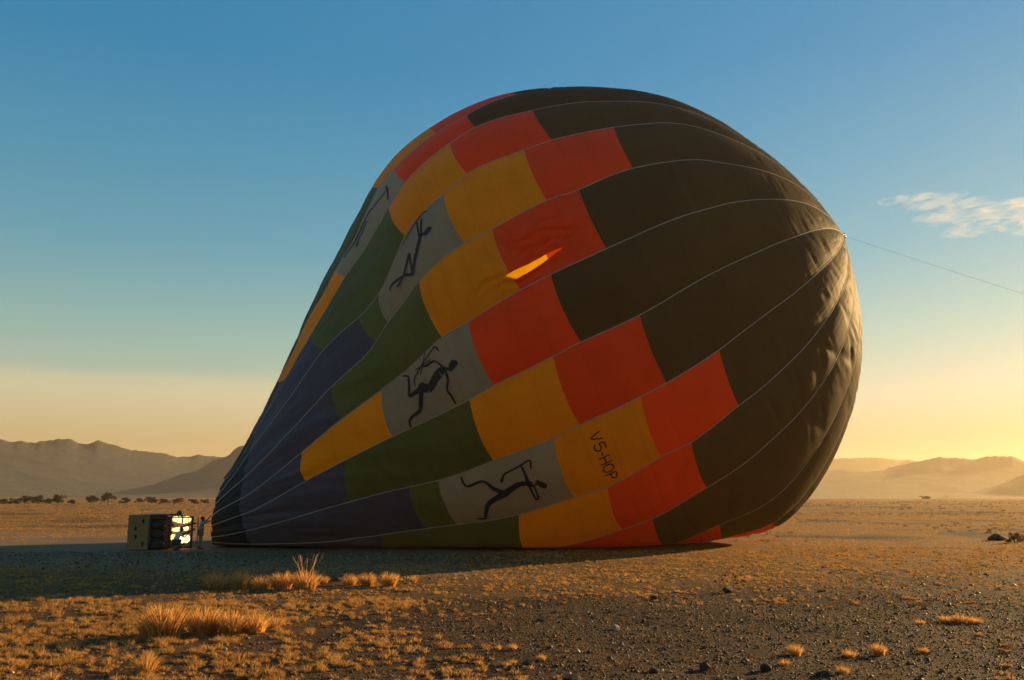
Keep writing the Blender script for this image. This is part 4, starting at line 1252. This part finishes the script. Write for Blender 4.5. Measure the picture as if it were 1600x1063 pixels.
# a padded bag strapped on top, near the frame
bm = bmesh.new(); bmesh.ops.create_uvsphere(bm, u_segments=12, v_segments=8, radius=1)
for v in bm.verts: v.co = Vector((XL(272.5) + v.co.x * .12, .5 + v.co.y * .2, zp(803.5) + v.co.z * .15 * (1 + .15 * v.co.x)))
bm.verts.index_update(); mesh_obj('strapped_bag', np.array([v.co[:] for v in bm.verts]), [tuple(v.index for v in f.verts) for f in bm.faces], LEATHER, basket, True); bm.free()

# burner frame: upright rectangle with red brown covers, standing on its edge
FX0, FX1 = XL(257), XL(301)
XD = lambda px, y: px_x(px, BY + y) - BX0
for xp, r, m in ((259.5, .085, POLE_M), (265.5, .075, POLE_M), (299.5, .065, FRAME_M)):
    for y in (.35, 1.7):
        x = XD(xp, y)
        mesh_obj('frame_bar', *tube([(x, y, .05), (x, y, .9), (x, y, zp(809))], r, 8), m, basket, True)
for z in (.10, zp(810)):
    for y in (.35, 1.7):
        mesh_obj('frame_bar', *tube([(XD(256, y), y, z), (XD(278, y), y, z), (XD(301, y), y, z)], .035, 8), FRAME_M, basket, True)
    for xp in (259.5, 299.5):
        mesh_obj('frame_bar', *tube([(XD(xp, .36), .36, z + .002), (XD(xp, 1), 1.0, z + .002), (XD(xp, 1.69), 1.69, z + .002)], .032, 8), FRAME_M, basket, True)
mesh_obj('frame_post', *tube([(XL(304), .5, .02), (XL(303.6), .5, .9), (XL(303), .5, zp(810))], .035, 8), SUEDE, basket, True)
for x, y in ((XL(279.5), .42), (XL(288.5), .42)):
    mesh_obj('frame_bar', *tube([(x, y, zp(819)), (x, y, zp(814)), (x, y, zp(809))], .045 if x < XL(285) else .02, 8), FRAME_M, basket, True)
mesh_obj('frame_bar', *tube([(XL(276), .42, zp(838)), (XL(287), .42, zp(834)), (XL(300), .42, zp(828))], .06, 8), FRAME_M, basket, True)
mesh_obj('frame_bar', *tube([(XL(276), .46, zp(826)), (XL(287), .46, zp(822.5)), (XL(300), .46, zp(819))], .055, 8), FRAME_M, basket, True)


def glow_mat():
    M = NT('burner_glow_emission')
    tc = M.n('ShaderNodeTexCoord')
    no = M.n('ShaderNodeTexNoise', Vector=tc.outputs['Object'], Scale=5.0, Detail=3.0)
    c = M.mix(M.ramp(no.outputs['Fac'], .35, .65), (1.0, 0.50, 0.11), (1.0, 0.76, 0.34))
    e = M.n('ShaderNodeEmission', Color=c, Strength=1.5)
    return M.surf(e)


GLOW_M = glow_mat()


def burner(px0, px1, y, z, rad_, seed):
    x = XD(px0, y); length = XD(px1, y) - x
    b = mesh_obj('burner', *tube([(x - .30, y, z), (x - .06, y, z), (x - .04, y, z), (x + .02, y, z)], [.09, .10, .13, .13], 12), STEEL, basket, True)
    coil = [(x - .10 + .12 * k / 40, y + .15 * math.cos(k * .8), z + .15 * math.sin(k * .8)) for k in range(40)]
    mesh_obj('coil', *tube(coil, .014, 5), STEEL, b, True)
    rng = np.random.default_rng(seed)
    pts, rr = [], []
    for q in np.linspace(0, 1, 18):
        pts.append((x + q * length, y + .03 * math.sin(q * 7 + seed), z + .04 * math.sin(q * 5 + seed * 2)))
        rr.append(rad_ * (0.62 + 0.38 * math.sin(min(1, q * 1.6) * math.pi * .5)) * (1 if q < .8 else max(.1, math.sqrt(max(0, 1 - ((q - .8) / .2) ** 2)))) * rng.uniform(.82, 1.12))
    mesh_obj('burner_glow', *tube(pts, rr, 14), GLOW_M, b, True)  # emissive shape put in for a bright opening of unknown source


burner(269, 297, 1.05, zp(813.5), .19, 1)
burner(269, 294, 1.30, zp(829), .13, 2)
burner(269, 297, 1.05, zp(843), .22, 4)
# flying wires from the frame to the balloon mouth
for y, z, yy, zz in ((.4, zp(809), 4.0, 3.4), (1.6, zp(809), 6.6, 3.6), (.4, .15, 3.6, .6), (1.6, .15, 7.0, .6)):
    p = [np.array([XL(301), y, z]) * (1 - q) + np.array([-16.75 - BX0, yy, zz]) * q - np.array([0, 0, .10 * q * (1 - q)]) for q in np.linspace(0, 1, 9)]
    mesh_obj('suspension_wire', *tube(p, .012, 5), ROPE_M, basket, True)
# ------------------------------------------------------------------ people
def skin_mesh(name, joints, edges, mat, parent, root=0, sub=2):
    me = bpy.data.meshes.new(name)
    me.from_pydata([tuple(j[0]) for j in joints], edges, [])
    o = bpy.data.objects.new(name, me); COL.objects.link(o)
    md = o.modifiers.new('skin', 'SKIN'); md.use_smooth_shade = True
    sv = me.skin_vertices[0].data
    for i, j in enumerate(joints):
        r = j[1] if isinstance(j[1], tuple) else (j[1], j[1])
        sv[i].radius = r; sv[i].use_root = (i == root)
    o.modifiers.new('sub', 'SUBSURF').levels = sub
    dg = bpy.context.evaluated_depsgraph_get()
    me2 = bpy.data.meshes.new_from_object(o.evaluated_get(dg))
    bpy.data.objects.remove(o)
    me2.name = name
    me2.materials.clear(); me2.materials.append(mat)
    r = bpy.data.objects.new(name, me2); COL.objects.link(r)
    if parent: r.parent = parent
    return r


SKIN_M = simple_mat('skin', (0.16, 0.085, 0.05), 0.6, 0, 0.08, 6)
HAIR_M = simple_mat('dark_hair', (0.012, 0.010, 0.009), 0.8, 0, 0.1, 20)
SHIRT_A = simple_mat('grey_shirt', (0.30, 0.30, 0.27), 0.9, 0, 0.12, 9)
SHIRT_B = simple_mat('pale_shirt', (0.50, 0.52, 0.52), 0.9, 0, 0.12, 9)
TROUS_A = simple_mat('khaki_trousers', (0.20, 0.16, 0.11), 0.9, 0, 0.12, 9)
TROUS_B = simple_mat('dark_trousers', (0.05, 0.05, 0.05), 0.9, 0, 0.12, 9)
SHOE_M = simple_mat('dark_shoes', (0.03, 0.025, 0.02), 0.7, 0, 0.1, 9)


def person(loc, rz, J, label, shirt, trousers):
    """J: joint positions, the person facing +x"""
    root = empty('person', loc, rz)
    tag(root, label, 'person')
    V = {k: Vector(v) for k, v in J.items()}
    joints, edges, ix = [], [], {}

    def add(k, p, r, par=None):
        ix[k] = len(joints); joints.append((p, r))
        if par: edges.append((ix[par], ix[k]))
    add('pel', V['pel'], (.13, .15)); add('spine', V['spine'], (.11, .14), 'pel'); add('chest', V['chest'], (.12, .17), 'spine')
    add('neck', V['neck'], .055, 'chest'); hd = (V['head'] - V['neck']).normalized(); fw = Vector(J['face']).normalized()
    add('jaw', V['head'] - hd * .08 + fw * .015, (.068, .07), 'neck'); add('skull', V['head'] + hd * .03, (.088, .092), 'jaw'); add('crown', V['head'] + hd * .10, (.055, .06), 'skull')
    add('nose', V['head'] - hd * .015 + fw * .105, .014, 'skull')
    sidev = hd.cross(fw).normalized()
    add('ear_l', V['head'] + sidev * .09, .014, 'skull'); add('ear_r', V['head'] - sidev * .09, .014, 'skull')
    for s in ('l', 'r'):
        add('sh' + s, V['sh' + s], .062, 'chest'); add('el' + s, V['el' + s], .043, 'sh' + s); add('wr' + s, V['wr' + s], .030, 'el' + s)
        d = (V['wr' + s] - V['el' + s]).normalized(); up = Vector((0, 0, 1)) if abs(d.z) < .8 else Vector((1, 0, 0))
        w = d.cross(up).normalized(); n = w.cross(d)
        palm = V['wr' + s] + d * .07
        add('pa' + s, palm, (.022, .036), 'wr' + s)
        for f, (off, ln) in enumerate(((-.03, .065), (-.010, .08), (.010, .085), (.03, .075))):
            add('f%d%s' % (f, s), palm + d * (.03 + ln * .5) + w * off, .009, 'pa' + s)
            add('g%d%s' % (f, s), palm + d * (.03 + ln * .85) + w * off * 1.1 - n * .03, .008, 'f%d%s' % (f, s))
        add('th' + s, V['wr' + s] + d * .05 + w * .05, .010, 'wr' + s); add('tj' + s, V['wr' + s] + d * .085 + w * .065, .009, 'th' + s)
    for s in ('l', 'r'):
        add('hip' + s, V['hip' + s], .085, 'pel'); add('kn' + s, V['kn' + s], .057, 'hip' + s); add('an' + s, V['an' + s], .040, 'kn' + s); add('toe' + s, V['toe' + s], (.032, .042), 'an' + s)
    skin_mesh('body', joints, edges, SKIN_M, root)
    # clothes follow the limbs
    sj, se = [], []
    for k, r in (('pel', (.145, .165)), ('spine', (.135, .165)), ('chest', (.14, .19)), ('neck', .07)): sj.append((V[k], r))
    se += [(0, 1), (1, 2), (2, 3)]
    for s in ('l', 'r'):
        i = len(sj); m = V['sh' + s].lerp(V['el' + s], .75)
        sj += [(V['sh' + s], .082), (m, .066)]; se += [(2, i), (i, i + 1)]
    skin_mesh('shirt', sj, se, shirt, root)
    tj, te = [(V['pel'] + Vector((0, 0, -.02)), (.15, .17))], []
    for s in ('l', 'r'):
        i = len(tj); m = V['kn' + s].lerp(V['an' + s], .88)
        tj += [(V['hip' + s], .105), (V['kn' + s], .080), (m, .066)]; te += [(0, i), (i, i + 1), (i + 1, i + 2)]
    skin_mesh('trousers', tj, te, trousers, root)
    for s in ('l', 'r'):
        f = (V['toe' + s] - V['an' + s]); f.z = 0; f.normalize()
        b = Vector((V['an' + s].x, V['an' + s].y, 0.045))
        skin_mesh('shoe', [(b - f * .05, (.045, .045)), (b + f * .08, (.045, .05)), (b + f * .19, (.032, .042))], [(0, 1), (1, 2)], SHOE_M, root)
    hp = V['head']
    skin_mesh('hair', [(hp + hd * .045 - fw * .035, (.088, .095)), (hp + hd * .095 - fw * .02, (.07, .078)), (hp - hd * .02 - fw * .06, (.06, .075))], [(0, 1), (0, 2)], HAIR_M, root)
    return root


def px_place(px, py):
    x, y = ground_at(px, py)
    return (x, y, float(ground_z(x, y)))


person(px_place(312, 857.5), rad(18), dict(pel=(0, 0, .95), spine=(.02, 0, 1.14), chest=(.03, 0, 1.34), neck=(.045, 0, 1.50), head=(.075, 0, 1.62), face=(1, .0, .12),
       shl=(.03, .20, 1.42), ell=(.24, .27, 1.52), wrl=(.42, .18, 1.72), shr=(.03, -.20, 1.42), elr=(.22, -.27, 1.40), wrr=(.42, -.19, 1.52),
       hipl=(0, .10, .90), knl=(.05, .12, .50), anl=(-.06, .13, .09), toel=(.10, .15, .035), hipr=(0, -.10, .90), knr=(.0, -.12, .50), anr=(.03, -.13, .09), toer=(.19, -.15, .035)),
       'person in grey shirt and khaki trousers standing, arms raised to the balloon mouth', SHIRT_A, TROUS_A)
person(px_place(274, 858.5), rad(35), dict(pel=(-.06, 0, .42), spine=(.02, 0, .60), chest=(.13, 0, .78), neck=(.21, 0, .92), head=(.27, 0, 1.04), face=(1, 0, -.05),
       shl=(.15, .20, .85), ell=(.38, .24, .72), wrl=(.58, .16, .84), shr=(.15, -.20, .85), elr=(.36, -.26, .66), wrr=(.52, -.17, .80),
       hipl=(-.04, .11, .40), knl=(.32, .17, .52), anl=(.10, .16, .09), toel=(.26, .19, .035), hipr=(-.04, -.11, .40), knr=(.28, -.18, .12), anr=(-.12, -.15, .10), toer=(-.0, -.17, .035)),
       'person in pale shirt crouching in front of the burner frame', SHIRT_B, TROUS_B)
# ------------------------------------------------------------------ the small cloud over the right of the plain
def make_cloud():
    m = bpy.data.materials.new('cloud_vapour'); m.use_nodes = True
    t = m.node_tree; t.nodes.clear()
    o = t.nodes.new('ShaderNodeOutputMaterial'); v = t.nodes.new('ShaderNodeVolumePrincipled')
    tc = t.nodes.new('ShaderNodeTexCoord'); mp = t.nodes.new('ShaderNodeMapping'); no = t.nodes.new('ShaderNodeTexNoise')
    mp.inputs['Scale'].default_value = (0.008, 0.008, 0.035); mp.inputs['Rotation'].default_value = (0, rad(14), 0)
    t.links.new(tc.outputs['Object'], mp.inputs[0]); t.links.new(mp.outputs[0], no.inputs['Vector'])
    no.inputs['Scale'].default_value = 1.9; no.inputs['Detail'].default_value = 6; no.inputs['Roughness'].default_value = 0.6; no.inputs['Distortion'].default_value = 0.5
    mr = t.nodes.new('ShaderNodeMapRange'); mr.interpolation_type = 'SMOOTHSTEP'
    mr.inputs['From Min'].default_value = 0.42; mr.inputs['From Max'].default_value = 0.72; mr.inputs['To Max'].default_value = 0.009
    t.links.new(no.outputs['Fac'], mr.inputs['Value']); t.links.new(mr.outputs[0], v.inputs['Density'])
    v.inputs['Color'].default_value = (1, 0.97, 0.94, 1); v.inputs['Anisotropy'].default_value = 0.2
    t.links.new(v.outputs[0], o.inputs['Volume'])
    D = 2600.0

    def at(px, py):
        yy = 531.5 - py; up = yy * math.cos(PITCH) + FPX * math.sin(PITCH); fw = FPX * math.cos(PITCH) - yy * math.sin(PITCH)
        k = D / fw
        return np.array([(px - 800) * k, D, CAM_H + up * k]), k
    c0, k = at(1490, 333)
    bm = bmesh.new()
    for px, py, w, h, s in ((1388, 320, 46, 10, 1), (1450, 319, 92, 18, 2), (1500, 333, 130, 19, 3), (1560, 335, 130, 23, 4), (1590, 320, 90, 16, 5), (1630, 338, 140, 22, 6), (1540, 350, 110, 12, 7)):
        p, k = at(px, py)
        r = bmesh.ops.create_icosphere(bm, subdivisions=3, radius=1.0)
        rng = np.random.default_rng(s)
        ph = rng.uniform(0, 6.28, 6)
        for vv in r['verts']:
            q = vv.co
            f = 1 + .16 * math.sin(3 * q.x + ph[0]) * math.sin(4 * q.y + ph[1]) + .14 * math.sin(6 * q.x + 5 * q.z + ph[2])
            vv.co = Vector((p[0] - c0[0] + q.x * w * k / 2 * f, (q.y * w * k / 2 + (s - 4) * 14) * f, p[2] - c0[2] + q.z * h * k / 2 * f + .10 * q.x * w * k / 2 * .5))
    me = bpy.data.meshes.new('cloud'); bm.to_mesh(me); bm.free(); me.materials.append(m)
    o = bpy.data.objects.new('cloud', me); COL.objects.link(o); o.location = c0
    tag(o, 'small streaky white cloud in the sky right of the balloon', 'cloud')


make_cloud()
